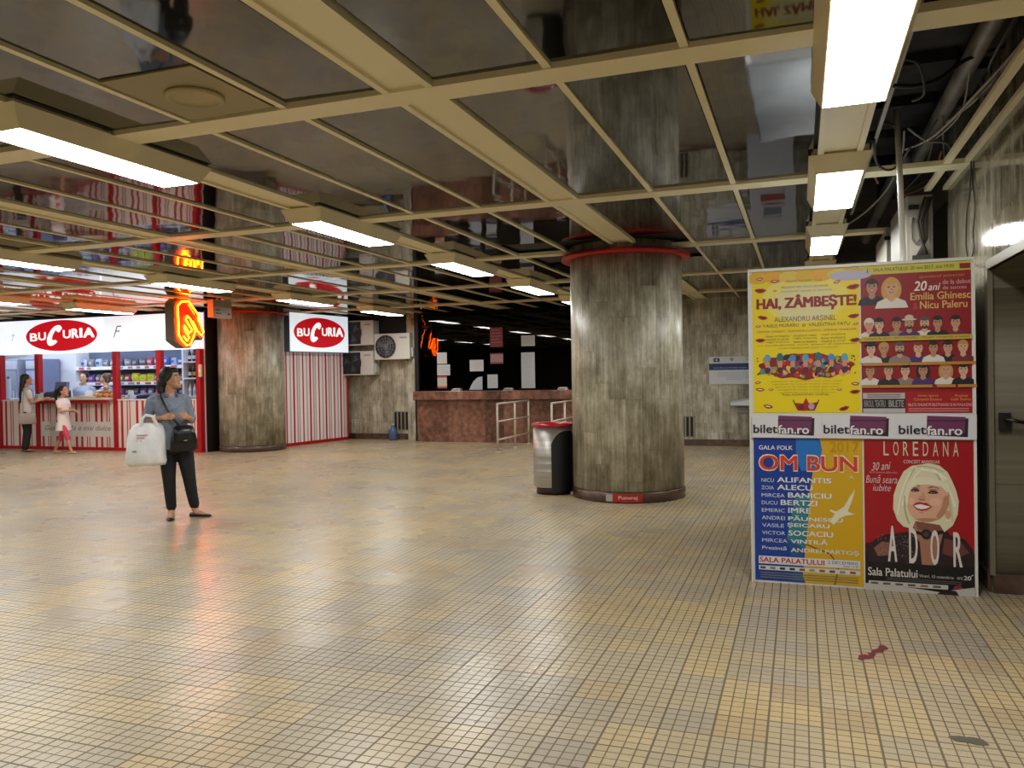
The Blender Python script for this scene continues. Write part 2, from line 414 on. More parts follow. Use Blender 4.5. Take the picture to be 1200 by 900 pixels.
NEAR = {0.275: {3.86: 'large glowing ceiling light nearest the camera, above the poster stand', 6.73: 'second ceiling light in the right row, straight above the poster stand', 9.60: 'third and smallest lit ceiling light in the right row above the posters'},
        -4.095: {3.86: 'long ceiling light at the upper left, nearest of the middle row', 6.73: 'second ceiling light of the middle row, past the big upper left one', 9.60: 'third ceiling light of the middle row, left of the big column top', 12.47: 'fourth ceiling light of the middle row, just left of the column ring', 15.32: 'last ceiling light of the middle row, half hidden by the big column'},
        -8.465: {6.73: 'ceiling light cut by the left picture edge, nearest of the shop row', 9.60: 'ceiling light just above the neon hand sign', 12.47: 'ceiling light just above the lit sign on the striped side wall', 15.32: 'ceiling light in front of the wall with the air conditioners'},
        -12.835: {9.60: 'ceiling light at the left edge above the white shop fascia', 12.0: 'ceiling light close above the oval sign of the shop front'}}
for rn, x, ys in ROWS:
    for i, y in enumerate(ys):
        o = fx if first else copy_tree(fx); first = False
        o.location = (x, y, H-0.006)
        tag(o, NEAR.get(x, {}).get(y, '%s ceiling light in the %s' % (ORD[i], rn)), 'ceiling light', 'lit ceiling lights in rows')
# ------------------------------------------------------------------ round loudspeaker plate in the ceiling
sp = empty('ceiling_speaker', (-2.99, 3.43, H+0.004), label='round cream loudspeaker on a beige ceiling plate above the walking woman', cat='speaker')
MB().box(-0.3, 0.27, -0.33, 0.31, 0.0, 0.02).build('plate', mat('#8d8058', 0.45), sp)
MB().lathe([(0.15, 0.0), (0.15, -0.012), (0.138, -0.022), (0.128, -0.022), (0.124, -0.014), (0.012, -0.02), (0.0, -0.02)], 40).build('grille', mat('#a3956a', 0.5), sp)

# ------------------------------------------------------------------ round columns
RED = mat('#a30f10', 0.4)
def column(cx, cy, label, red):
    t = empty('column', (cx, cy, 0), label=label, cat='column')
    MB().lathe([(CR, 0.13), (CR, 3.05)], 72).build('shaft', TRV_C, t)
    MB().lathe([(CR-0.02, 0.12), (CR-0.02, 0.135)], 72).build('shadow_joint', BLACK, t)
    MB().lathe([(CR+0.005, 0), (CR+0.012, 0.11), (CR-0.01, 0.125)], 72).build('skirting', SKIRT, t)
    MB().lathe([(CR+0.001, 2.888), (0.76, 2.888), (0.782, 2.895), (0.787, 2.92), (0.782, 2.945), (CR+0.001, 2.95)], 72, cap=False).build('collar', red, t)
    return t
column(COLS[0][0], COLS[0][1], 'big round travertine column with a red collar, beside the steel bin', RED)
column(COLS[1][0], COLS[1][1], 'round travertine column lit orange, between the shop and its striped side wall', RED)
# sticker bent round the column base
def sticker():
    cx, cy = COLS[0]; a0 = math.atan2(9.127-cy, -1.883-cx)
    t = empty('sticker', (cx, cy, 0), label='small red and white sticker on the skirting of the big column', cat='sticker')
    r = CR+0.016
    def band(u0, u1, z0, z1, rr, m, name):
        mb = MB(); n = 10
        rings = [[(rr*cos(a0+(u0+(u1-u0)*k/n)/r), rr*sin(a0+(u0+(u1-u0)*k/n)/r), z) for z in (z0, z1)] for k in range(n+1)]
        for k in range(n): mb.quad(rings[k][0], rings[k+1][0], rings[k+1][1], rings[k][1])
        return mb.build(name, m, t)
    band(-0.27, -0.19, 0.02, 0.10, r, mat('#a9a49c', 0.5), 'white_end')
    band(-0.19, 0.16, 0.015, 0.11, r, mat('#a8231c', 0.5), 'red_field')
    vs_, fs, x0, x1, y0, y1 = text_geo('Punvrej', 0.02); mb = MB()
    b = mb.add([((r+0.001)*cos(a0+(-0.12+(x-x0)/(x1-x0)*0.22)/r), (r+0.001)*sin(a0+(-0.12+(x-x0)/(x1-x0)*0.22)/r), 0.033+(y-y0)/(y1-y0)*0.055) for x, y in vs_])
    for f in fs: mb.face([b+i for i in f])
    mb.build('lettering', mat('#e8b5a8', 0.5), t)
sticker()

# ------------------------------------------------------------------ waste bin
STEEL = m_noisy('brushed_steel', [(0.35, '#a29f98'), (0.65, '#b9b6af')], 1.0, 0.42, 0.85, 0, (2, 2, 60))
bn = empty('waste_bin', (-2.975, 9.74, 0), label='round brushed steel waste bin with a red rim beside the big column', cat='bin')
MB().lathe([(0.215, 0.0), (0.215, 0.09), (0.2, 0.1)], 40).build('base', mat('#3a0d10', 0.5), bn)
MB().lathe([(0.245, 0.09), (0.25, 0.10), (0.25, 0.26), (0.253, 0.27), (0.253, 0.30), (0.25, 0.31), (0.25, 0.36), (0.253, 0.37), (0.253, 0.40), (0.25, 0.41), (0.25, 0.46), (0.253, 0.47), (0.253, 0.5), (0.25, 0.51), (0.25, 0.85)], 48).build('body', STEEL, bn)
MB().lathe([(0.252, 0.845), (0.266, 0.85), (0.268, 0.875), (0.258, 0.89), (0.20, 0.885), (0.19, 0.84), (0.0, 0.83)], 48).build('lid', mat('#a31321', 0.25), bn)
dm = MB(); n = 14; a0, a1 = R(-78), R(20)       # black arched panel towards the column
for k in range(n):
    t0, t1 = a0+(a1-a0)*k/n, a0+(a1-a0)*(k+1)/n
    f = lambda t: 0.80-0.16*abs((t-(a0+a1)/2)/((a1-a0)/2))**3
    dm.quad((0.256*cos(t0), 0.256*sin(t0), 0.03), (0.256*cos(t1), 0.256*sin(t1), 0.03), (0.256*cos(t1), 0.256*sin(t1), f(t1)), (0.256*cos(t0), 0.256*sin(t0), f(t0)))
dm.build('bin_door', mat('#090909', 0.5), bn)

# ------------------------------------------------------------------ ticket windows and marble counter
REDM = m_marble('red_marble', [(0.34, '#36211a'), (0.5, '#6a4636'), (0.66, '#8f6450'), (0.82, '#b08a74')], 9)
tc = empty('ticket_counter', (-5.8, 16.75, 0), label='red marble ticket counter under the dark ticket windows', cat='counter')
MB().box(-2.6, 2.5, 0.0, 0.15, 0, 0.97).build('front_panel', REDM, tc)
MB().box(-2.62, 2.5, -0.16, 0.42, 0.97, 1.17).build('countertop', REDM, tc, bevel=0.012)
FR = mat('#050505', 0.9, spec=0.1)
TGLASS = m_glass('ticket_window_glass', '#8f8f8f')
wx = [-8.38, -7.45, -6.56, -6.02, -5.35, -4.4, -3.3]
for i, (a, b) in enumerate(zip(wx, wx[1:])):
    w = empty('window_%d' % (i+1), ((a+b)/2, 16.95, 1.17), kind='structure'); hw = (b-a)/2
    mb = MB(); mb.box(-hw, -hw+.02, .005, .06, 0, 1.83); mb.box(hw-.02, hw, .005, .06, 0, 1.83); mb.box(-hw, hw, -.04, .04, 0, .03); mb.box(-hw, hw, .005, .06, 1.3, 1.335); mb.box(-hw, hw, -.04, .04, 1.78, 1.83)
    mb.build('window_frame', FR, w)
    MB().box(-hw+.001, hw-.001, -.004, .004, .03, 1.78).build('pane', TGLASS, w)
def sheet(name, x0, x1, z0, z1, col, label, cat, grp=None, lines=None, y=16.93, bcol=None):
    o = empty(name, ((x0+x1)/2, y, z0), label=label, cat=cat, group=grp); w, h = (x1-x0)/2, z1-z0
    MB().box(-w, w, -.003, .0, 0, h).build('paper', mat(col, 0.6, 0, 0), o)
    d = D2(0.0008)
    if bcol: d.rect(-w, w, 0, h*.17, bcol, 5); d.rect(-w, w, h*.87, h, bcol, 5)
    for k in range(lines or 0):
        zz = h*(0.88-0.78*k/max(1, lines)); d.rect(-w*.8, w*(.75 if k % 3 else .4), zz-h*.02, zz, '#8f8f94' if col != '#a8383a' else '#d58a88', 5)
    d.build('print', o)
    return o
g = 'notices taped inside the ticket windows'
sheet('notice', -7.95, -7.70, 1.80, 2.06, '#b9b6b2', 'top white sheet at the left end of the ticket windows', 'notice', g, 6)
sheet('notice', -7.95, -7.62, 1.53, 1.78, '#b5b5b5', 'wide white sheet second from top at the left end of the ticket windows', 'notice', g, 6, y=16.925)
sheet('notice', -7.95, -7.71, 1.23, 1.51, '#b9b4ae', 'white sheet with orange edges just above the counter at the left end', 'notice', g, 4, bcol='#b4532c')
sheet('notice', -7.13, -6.79, 1.61, 1.87, '#c3c5c6', 'landscape white sheet alone in the second ticket window', 'notice', g, 5)
sheet('notice', -6.70, -6.45, 1.22, 1.53, '#bfc3c6', 'upright white sheet standing on the counter below the red notices', 'notice', g, 7)
sheet('poster', -6.62, -6.31, 2.15, 2.59, '#7f2b2b', 'tall red poster high in the ticket window', 'poster', None, 5)
sheet('notice', -6.62, -6.31, 1.77, 2.01, '#a07878', 'pinkish notice with red print below the tall red poster', 'notice', g, 5, bcol='#7f3a3a')
sheet('notice', -5.87, -5.55, 2.15, 2.39, '#a9a9a2', 'single white sheet high above the column of four sheets', 'notice', g, 5)
for k in range(4):
    z1 = 2.01-0.2*k
    sheet('notice', -5.88, -5.56, z1-.198, z1, '#b4b8b9', '%s white sheet in the vertical strip of four notices' % ['topmost', 'second', 'third', 'lowest'][k], 'notice', g, 7)
cv = MB(); pts = [(0, 0), (.33, 0), (.33, .30), (.22, .28), (.12, .2), (.04, .08)]
cv.prism(pts, lambda u, v, t: (u, -0.01*t, v))
tag(cv.build('notice_board', mat('#aeb6be', 0.5)), 'white quarter-round board on the counter in the second ticket window', 'board').location = (-7.14, 16.90, 1.19)
for k, (x, w) in enumerate(((-7.37, .21), (-6.12, .2), (-4.86, .21))):
    o = empty('ticket_tray', (x, 16.72, 1.17), label='small white pay tray on the red counter, %s' % ['below the left end sheets', 'left of the strip of four sheets', 'next to the big column'][k], cat='tray', group='pay trays on the ticket counter')
    MB().hexa([(-w/2, -.08, 0), (w/2, -.08, 0), (w/2, .08, 0), (-w/2, .08, 0)], [(-w/2+.02, -.06, .05), (w/2-.02, -.06, .05), (w/2-.02, .07, .06), (-w/2+.02, .07, .06)]).build('tray', mat('#b8b2a8', 0.4), o)
    MB().box(-w/2+.03, w/2-.03, -.082, -.06, .012, .035).build('slot', mat('#6e6861', 0.5), o)
# queue railings
PIPE = mat('#b9ae9a', 0.4)
def railing(x, y0, ys, label):
    o = empty('queue_railing', (x, y0, 0), label=label, cat='railing', group='queue railings at the ticket counter')
    for y in ys:
        p = MB().tube([(0, y-y0, 0.01), (0, y-y0, .95)], .021, 12).build('post', PIPE, o)
        MB().lathe([(.06, 0), (.06, .012), (.025, .02)], 20, (0, y-y0, 0)).build('foot_plate', PIPE, p)
    for z in (.95, .60, .24):
        MB().tube([(0, -.02, z), (0, ys[-1]-y0+.02, z)], .019, 12).build('rail', PIPE, o)
    return o
railing(-5.60, 14.64, (14.64, 15.66, 16.55), 'cream tubular railing in front of the ticket counter left of the bin')
railing(-4.52, 14.75, (14.75, 15.66, 16.55), 'cream tubular railing half hidden behind the bin and the big column')

# ------------------------------------------------------------------ things on the back walls
pq = empty('fire_plaque', (-8.62, 17.12, 2.68), label='small beige plaque near the top of the pilaster', cat='plaque')
MB().box(-.125, .125, -.03, 0, 0, .29).build('box', mat('#a58a60', 0.6), pq); MB().box(-.07, .07, -.034, -.03, .06, .22).build('emblem', mat('#8a5a30', 0.6), pq)
def vent(x, y, w, h, z, n, label):
    o = empty('wall_vent', (x, y, z), label=label, cat='vent', group='slotted vents low in the stone walls')
    MB().box(-w/2-.02, w/2+.02, -.012, 0, -.02, h+.02).build('frame', mat('#8a8069', 0.5), o)
    for k in range(n):
        xx = -w/2+(k+.5)*w/n; MB().box(xx-w/n*.30, xx+w/n*.30, -.016, -.012, 0, h).build('slot', BLACK, o)
vent(-9.05, 17.3, .50, .42, .24, 5, 'dark slotted vent low in the wall beside the pilaster')
vent(-2.2, 16.7, .26, .40, .19, 3, 'dark slotted vent low in the wall right of the big column')
bt = empty('water_bottle', (-9.2, 17.05, 0), label='blue plastic water bottle on the floor by the wall vent', cat='bottle')
BLUEP = mat('#4a6187', 0.25)
MB().lathe([(.09, 0), (.105, .02), (.105, .22), (.09, .26), (.045, .31), (.028, .33), (.028, .36)], 24).build('bottle_body', BLUEP, bt)
MB().lathe([(.032, .355), (.032, .39), (0.0, .39)], 16).build('cap', mat('#a9b6c6', 0.4), bt)
def ac(x, z, w, h, label, dark):
    o = empty('air_conditioner', (x, 17.28, z), label=label, cat='air conditioner', group='outdoor air conditioner units on the back wall')
    col = mat('#c9c8be', 0.45)
    MB().box(0, w, -.32, 0, 0, h).build('casing', col, o, bevel=.012)
    if dark: MB().box(.02, w*.60, -.326, -.318, .03, h-.03).build('front_grille', mat('#131518', 0.6), o)
    fc = (w*.33, h*.5); r = min(w*.30, h*.44)
    bk = MB(); bk.prism([(fc[0]+r*cos(2*pi*k/40), fc[1]+r*sin(2*pi*k/40)) for k in range(40)], lambda u, v, t: (u, -.322-.006*t, v)); bk.build('fan_opening', mat('#23262a', 0.6), o)
    fb = MB()
    for k in range(3):
        a = 2*pi*k/3+.4; fb.quad((fc[0], -.330, fc[1]), (fc[0]+r*.85*cos(a), -.331, fc[1]+r*.85*sin(a)), (fc[0]+r*.85*cos(a+.7), -.331, fc[1]+r*.85*sin(a+.7)))
    fb.build('fan', mat('#55585c', 0.5), o)
    gm = MB()
    for q in (.25, .5, .75, 1.0): gm.tube([(fc[0]+r*q*cos(2*pi*k/32), -.335, fc[1]+r*q*sin(2*pi*k/32)) for k in range(33)], .005, 5)
    for k in range(8): a = pi*k/8; gm.tube([(fc[0]-r*cos(a), -.335, fc[1]-r*sin(a)), (fc[0]+r*cos(a), -.335, fc[1]+r*sin(a))], .005, 5)
    gm.build('fan_grille', mat('#2a2c30' if dark else '#7d8084', 0.5), o)
    MB().box(w*.72, w*.92, -.324, -.32, h*.80, h*.86).build('nameplate', mat('#8d9096', 0.5), o)
    MB().box(w, w+.05, -.24, -.1, h*.1, h*.45).build('valve_cover', mat('#b3b2a8', 0.5), o)
    for xx in (w*.12, w*.85): MB().box(xx-.02, xx+.02, -.34, 0, -.035, 0).build('bracket', mat('#6d6a62', 0.5), o)
    return o
ac(-10.50, 2.29, .86, .60, 'upper left air conditioner, right of the lit sign', True)
ac(-10.52, 1.57, .86, .58, 'lower left air conditioner, over the end of the striped wall', True)
ac(-9.62, 1.93, .95, .62, 'right-hand air conditioner with its round fan turned to the hall', False)
struct(MB().box(-10.60, -8.83, 17.24, 17.3, 2.50, 3.0), 'wall_recess_dark', BLACK)  # black panel on the wall, painting the dark of a recess
# EU notice and writing shelf
eu = empty('info_plaque', (-1.30, 16.69, 1.25), label='white information plaque with a dark blue band on the back wall', cat='plaque')
MB().box(-.45, .45, -.012, 0, 0, .56).build('board', mat('#c9cdd0', 0.4), eu)
d = D2(.001); L = 14
d.rect(-.45, .45, .29, .42, '#1d3566', L); d.text('Lucrari finantate din fonduri europene', -.36, .30, .31, .35, '#aebbd6', L+1)
d.rect(-.36, -.24, .455, .53, '#1f3a7c', L); d.ellipse(-.30, .492, .022, .022, '#d9c24a', L+1); d.ellipse(0, .50, .035, .035, '#8a8f98', L); d.line([(.26, .53), (.31, .48), (.36, .47)], .008, '#7d8fae', L)
for k in range(5): d.rect(-.28 if k < 3 else -.1, .38 if k < 4 else .2, .235-.035*k, .243-.035*k, '#98a5bb', L)
d.build('print', eu)
ws = empty('writing_shelf', (-1.1, 16.45, 0.83), label='white slanted shelf on the back wall, jutting out left of the poster stand', cat='shelf')
MB().hexa([(-.22, 0, 0), (.2, -.07, .0), (.2, .2, .0), (-.22, .2, 0)], [(-.22, 0, .045), (.2, -.07, .12), (.2, .2, .15), (-.22, .2, .08)]).build('board', mat('#c8cdd2', 0.4), ws)
MB().box(-.1, .12, .2, .24, -.15, .06).build('bracket', mat('#8d8d88', 0.5), ws)
tm = empty('ticket_machine', (-0.42, 16.3, 0), label='tall pale grey ticket machine behind the poster stand, mirrored in the ceiling', cat='machine')
MB().box(-.42, .42, -.3, .36, 0, 2.0).build('cabinet', mat('#b9bcc2', 0.45), tm, bevel=.02)
MB().box(-.22, .22, -.306, -.3, 1.12, 1.30).build('red_panel', mat('#8c2f35', 0.5), tm); MB().box(-.18, .15, -.306, -.3, 1.40, 1.60).build('screen', mat('#6f7682', 0.3), tm)
# ------------------------------------------------------------------ poster stand
KY = 5.955
ks = empty('poster_stand', (0.365, KY, 0), label='tall white box stand carrying the four concert posters', cat='stand')
WHITEP = mat('#d9d8d4', 0.45)
kb = MB(); kb.box(-.70, .70, .0, .04, .0, 2.205); kb.box(-.70, .69, .45, 1.60, .03, 2.18); kb.box(-.70, .44, 1.60, 2.70, .03, 2.16); kb.box(-.70, -.66, .04, .45, .03, 2.18); kb.box(.65, .69, .04, .45, .03, 2.18)
kb.build('body', WHITEP, ks)
rf = MB(); rf.box(-.69, .68, .46, 1.59, 2.18, 2.19); rf.box(-.69, .43, 1.59, 2.69, 2.165, 2.175); rf.build('roof', m_noisy('dimmed_grey_roof', [(.3, '#6f7376'), (.7, '#8c9092')], 3, .7), ks)  # white roof painted grey to dim its mirror image in the ceiling
fr = MB(); fr.box(-.712, .712, -.012, .05, 2.205, 2.225); fr.box(-.712, -.70, -.012, .04, 0, 2.205); fr.box(.70, .712, -.012, .04, 0, 2.205)
fr.build('frame', mat('#dedbd2', 0.35), ks)
MB().tube([(.30, .06, 2.2), (.285, .05, 2.75), (.265, .03, 3.25)], .019, 12).build('cable_conduit', mat('#c9c7c0', 0.35), ks)

class Poster:
    def __init__(s, name, x0, x1, z0, z1, bg, label, y=KY-0.002, cat='poster', group=None):
        s.w, s.h = x1-x0, z1-z0; s.bg = bg
        s.o = empty(name, (x0, y, z0), label=label, cat=cat, group=group)
        MB().box(0, s.w, -.0008, 0, 0, s.h).build('paper', mat(bg, 0.4), s.o)
    def part(s, name, d, label=None): return d.build(name, s.o, label)
def blob(cu, cv, a, b, n=26, k=0.0, seed=0):
    r = random.Random(seed); ph = [r.uniform(0, 6.28) for _ in range(3)]
    return [(cu+a*cos(t)*(1+k*sin(3*t+ph[0])), cv+b*sin(t)*(1+k*sin(2*t+ph[1]))) for t in (2*pi*i/n for i in range(n))]
def face2d(d, cu, cv, s, hair, cloth, skin='#c9987a', l=4, long=False, hat=None, beard=False, smile='#8e3b35'):
    """generic printed portrait, s = head height"""
    if long: d.poly(blob(cu, cv-.12*s, .52*s, .72*s), hair, l)
    d.poly([(cu-.85*s, cv-1.15*s), (cu+.85*s, cv-1.15*s), (cu+.72*s, cv-.78*s), (cu+.3*s, cv-.58*s), (cu-.3*s, cv-.58*s), (cu-.72*s, cv-.78*s)], cloth, l+1)
    d.poly([(cu-.17*s, cv-.35*s), (cu+.17*s, cv-.35*s), (cu+.2*s, cv-.66*s), (cu, cv-.8*s), (cu-.2*s, cv-.66*s)], skin, l+2)
    if not long: d.ellipse(cu, cv+.13*s, .385*s, .44*s, hair, l+2)
    d.ellipse(cu, cv-.02*s, .325*s, .445*s, skin, l+3)
    d.ellipse(cu, cv+.34*s, .31*s, .16*s, hair, l+4)
    if beard: d.ellipse(cu, cv-.30*s, .24*s, .17*s, '#4a3427', l+4)
    if hat: d.ellipse(cu, cv+.32*s, .55*s, .09*s, hat, l+5); d.ellipse(cu, cv+.48*s, .32*s, .22*s, hat, l+5)
    for k in (-1, 1):
        d.ellipse(cu+k*.14*s, cv+.04*s, .065*s, .032*s, '#2a1d18', l+5); d.rect(cu+k*.14*s-.08*s, cu+k*.14*s+.08*s, cv+.11*s, cv+.135*s, hair if hair != '#d8bf84' else '#7c5c38', l+5)
    d.ellipse(cu+.02*s, cv-.10*s, .045*s, .05*s, '#a9745a', l+5)
    d.ellipse(cu, cv-.23*s, .12*s, .05*s, smile, l+6); d.ellipse(cu, cv-.215*s, .085*s, .022*s, '#e8ded6', l+7)
def lips(d, cu, cv, a, rot, c='#a3222b', l=3):
    co, si = cos(rot), sin(rot); tr = lambda x, y: (cu+x*co-y*si, cv+x*si+y*co)
    top = [(-1, .1), (-.6, .38), (-.25, .52), (0, .40), (.25, .52), (.6, .38), (1, .1)]; bot = [(.6, -.35), (.2, -.55), (-.2, -.55), (-.6, -.35)]
    d.poly([tr(a*x, a*y*.75) for x, y in top+bot], c, l)
    d.poly([tr(a*x, a*y) for x, y in ((-.65, .08), (0, .14), (.65, .08), (.3, -.12), (-.3, -.12))], '#3d0d12' if a > .035 else '#e6d8cf', l+1)

# --- yellow comedy poster, upper left
p = Poster('poster', -.318, .384, 1.205, 2.203, '#e8cf05', 'yellow comedy poster with red lips, upper left on the stand'); w, h = p.w, p.h
d = D2(); d.ellipse(w*.5, h*.80, w*.40, h*.17, '#e6d862', 2); d.ellipse(w*.5, h*.77, w*.30, h*.13, '#ddd49a', 3); d.rect(0, w, h*.965, h, '#d3a20d', 2)
for k in range(7): d.ellipse(w*(.06+.15*k), h*.955, .07, .04, ['#d9b019', '#e0a818', '#dcc04a'][k % 3], 2)
d.ellipse(w*.92, h*.945, w*.19, h*.035, '#b9b3c9', 3); p.part('backdrop', d)
d = D2(); d.text('HAI, ZÂMBEȘTE!', w*.04, w*.975, h*.712, h*.828, '#8e111c', 6, .085, skew=.004); p.part('title_lettering', d)
d = D2(); q = '#7d4a62'
d.text('PREMIERA OFICIALA', w*.33, w*.66, h*.915, h*.932, '#a08047', 6); d.text('PROGRAM SPECTACOL ANIVERSAR', w*.28, w*.72, h*.875, h*.890, '#8f7c50', 6); d.text('momente vesele si cantece', w*.28, w*.75, h*.848, h*.862, '#a5884a', 6); p.part('announcement_lettering', d); d = D2()
d.text('ALEXANDRU ARȘINEL', w*.21, w*.79, h*.63, h*.68, '#6d4a5b', 6, .02); d.text('VASILE MURARU  și  VALENTINA FATU', w*.10, w*.91, h*.597, h*.628, '#6d4a5b', 6, .015)
d.text('CRISTINA GUNESCU · ALEXANDRU LUPESCU · ADRIANA TRANDAFIR', w*.04, w*.97, h*.568, h*.583, '#b0585a', 6); p.part('actors_lettering', d); d = D2()
for r_ in range(3):
    for c_ in range(3): d.text(['balet orchestra', 'muzica si umor', 'regia artistica'][(r_+c_) % 3], w*(.13+.26*c_), w*(.35+.26*c_), h*(.535-.022*r_), h*(.551-.022*r_), '#8f7a3d', 6)
for k, (a_, b_) in enumerate(((.05, .97), (.25, .80))): d.text('cu participarea unor actori si cantareti', w*a_, w*b_, h*(.470-.022*k), h*(.484-.022*k), '#9a8340', 6)
p.part('cast_lettering', d); d = D2()
for k in range(5): d.text('spectacol de revista muzica dans umor', w*(.17+.02*k), w*(.84-.015*k), h*(.215-.02*k), h*(.229-.02*k), '#a89b3b', 6)
d.text('Regia ALEXANDRU ARSINEL', w*.28, w*.72, h*.118, h*.135, '#8a7430', 6); p.part('credits_lettering', d)
d = D2(); r_ = random.Random(11)
pts = []
for k in range(60):
    t = 2*pi*k/60; pts.append((w*.5+w*.44*cos(t)*(1+.03*sin(9*t)), h*.325+h*.088*sin(t)*(1+.10*sin(11*t))))
d.poly(pts, '#8c1420', 4); d.ellipse(w*.5, h*.36, w*.23, h*.055, '#a8171f', 5)
pal = ['#3f8d94', '#c22a2a', '#56a3c8', '#d98a2c', '#3c5a2c', '#7b3a6b', '#e0a06e', '#2b2336', '#d7c34a', '#8a9a3e']
for k in range(110):
    u = w*(.09+.82*r_.random()); v = h*(.325+.15*(r_.random()-.5)*(1-.55*abs(u/w-.5)*1.2)); s_ = r_.uniform(.006, .019)
    d.ellipse(u, v, s_, s_*r_.uniform(.6, 1.6), pal[k % 10], 5+k % 4, 12, r_.uniform(0, 3))
for k in range(7): d.ellipse(w*(.14+.12*k), h*(.385+.008*sin(k*2)), .022, .03, ['#5ca0b8', '#2e6b78', '#4b88bd'][k % 3], 10, 14); d.ellipse(w*(.14+.12*k), h*.34, .016, .028, '#c98f6a', 10, 14); d.ellipse(w*(.14+.12*k), h*.30, .02, .022, '#5d2135', 10, 14)
for k in range(16): d.ellipse(w*(.04+.035*r_.random() if k % 2 else .96-.035*r_.random()), h*(.27+.13*r_.random()), .005, .005, '#5a1a20', 5, 10)
p.part('illustration', d)
for cu, cv, a, ro in ((.075, .95, .026, .1), (.22, .93, .03, .0), (.08, .868, .042, -.05), (.80, .905, .026, .35), (.945, .865, .045, .15), (.22, .862, .014, 0), (.10, .675, .036, -.2), (.945, .665, .038, .12), (.055, .615, .02, 0), (.965, .61, .018, .2), (.075, .515, .036, 0), (.955, .50, .036, .12), (.045, .215, .022, .1), (.955, .20, .028, 0), (.065, .165, .032, -.1), (.95, .145, .036, .1), (.17, .165, .018, 0), (.81, .16, .018, 0), (.14, .045, .034, -.2), (.85, .03, .036, .3)):
    d = D2(); lips(d, w*cu, h*cv, a, ro, '#9e2a30' if cv < .6 else '#ab1f2c', 5); p.part('lips', d)
d = D2(); u, v = w*.5, h*.045; d.poly([(u-.075, v+.025), (u-.02, v+.02), (u, v+.06), (u+.02, v+.02), (u+.075, v+.03), (u+.055, v-.03), (u-.055, v-.03)], '#a5202a', 5); d.ellipse(u+.035, v, .02, .022, '#b59ab8', 6); d.ellipse(u-.03, v-.005, .02, .018, '#6b1b28', 6); d.line([(u-.085, v+.045), (u-.055, v-.02)], .007, '#31242a', 6); d.line([(u+.085, v+.045), (u+.055, v-.02)], .007, '#31242a', 6)
p.part('theatre_emblem', d)

# --- red folk-music poster, upper right
p = Poster('poster', .392, 1.056, 1.205, 2.203, '#8f1018', 'red folk music poster crowded with portraits, upper right on the stand'); w, h = p.w, p.h
d = D2(); d.rect(0, w, h*.94, h, '#c9bf4a', 2); d.text('SALA PALATULUI, 20 nov 2017, ora 19:30', w*.12, w*.85, h*.956, h*.983, '#2c2a14', 4, .02); d.rect(w*.90, w*.995, h*.95, h*.985, '#8e1a1a', 3); d.text('i', w*.06, w*.075, h*.95, h*.985, '#3a6a2a', 4, .03)
p.part('date_strip', d)
d = D2(); d.text('spectacol aniversar', w*.54, w*.95, h*.895, h*.92, '#c9812e', 5, .01, .2); d.text('20', w*.49, w*.61, h*.815, h*.88, '#e9dfd4', 6, .03, .2); d.text('ani', w*.62, w*.73, h*.815, h*.86, '#e9dfd4', 6, .03, .3); d.text('de la debut', w*.75, w*.995, h*.852, h*.882, '#d9a9a0', 6, .02); d.text('de succes', w*.75, w*.96, h*.818, h*.842, '#d9a9a0', 6, .02)
p.part('anniversary_lettering', d); d = D2(); d.text('Emilia Ghinesc', w*.46, w*.995, h*.755, h*.805, '#d8b25e', 6, .03); d.text('&', w*.48, w*.53, h*.69, h*.735, '#b03a30', 6, .03); d.text('Nicu Paleru', w*.545, w*.965, h*.695, h*.745, '#d8b25e', 6, .03); p.part('title_lettering', d)
d = D2(); face2d(d, w*.105, h*.855, .105, '#2b211c', '#1d2736', '#b5846a'); p.part('portrait', d)
d = D2(); face2d(d, w*.285, h*.845, .12, '#c79a4a', '#d9d2c8', '#d0a07c', l=13, long=True); p.part('portrait', d)
rows = [(.60, [(.06, 'w', 0), (.17, 'd', 0), (.33, 'd', 0), (.445, 'g', 1), (.585, 'g', 0), (.70, 'd', 0), (.86, 'd', 0)]),
        (.435, [(.09, 'd', 2), (.21, 'y', 0), (.355, 'g', 0), (.525, 'r', 0), (.66, 'd', 0), (.79, 'd', 0), (.95, 'y', 0)]),
        (.285, [(.08, 'r', 3), (.25, 'b', 0), (.405, 'd', 0), (.565, 'd', 3), (.77, 'y', 3), (.955, 'd', 0)])]
HC = {'w': '#d2ccc4', 'd': '#231a18', 'g': '#57493f', 'y': '#b8924e', 'r': '#7c2f24', 'b': '#5b3d28'}
CC = ['#d5cfc9', '#2c2330', '#8c7d70', '#4a2c6b', '#d9d4c8', '#1e1b22', '#7a2630']
n = 0
d = D2()
for v, lst in rows:
    d.rect(0, w, h*(v-.085), h*(v-.07), '#6d0c12', 2)
    for u, _, _ in lst: d.rect(w*u-.055, w*u+.055, h*(v-.115), h*(v-.096), '#b98032', 24)
p.part('caption_strips', d)
for v, lst in rows:
    for u, hc, f in lst:
        d = D2(); uu = min(max(w*u, .05), w-.052)
        face2d(d, uu, h*v, .083, HC[hc], CC[n % 7], ['#c9987a', '#d6a98c', '#b98263'][n % 3], l=4+(n % 2)*9, long=f == 3, hat={1: '#c9bca8', 2: '#1d1818'}.get(f), beard=hc == 'g')
        p.part('portrait', d); n += 1
d = D2(); d.rect(0, w, h*.500-.012, h*.518, '#c3a93c', 26); d.text('Lansare de album NICU PALERU - Maeștri consacrați ai muzicii', w*.03, w*.98, h*.493, h*.512, '#4a2a10', 27, .02); p.part('album_strip', d)
d = D2(); d.rect(w*.01, w*.40, .0, h*.135, '#b9b3b0', 4); d.rect(w*.01, w*.40, h*.03, h*.095, '#1c191b', 5)
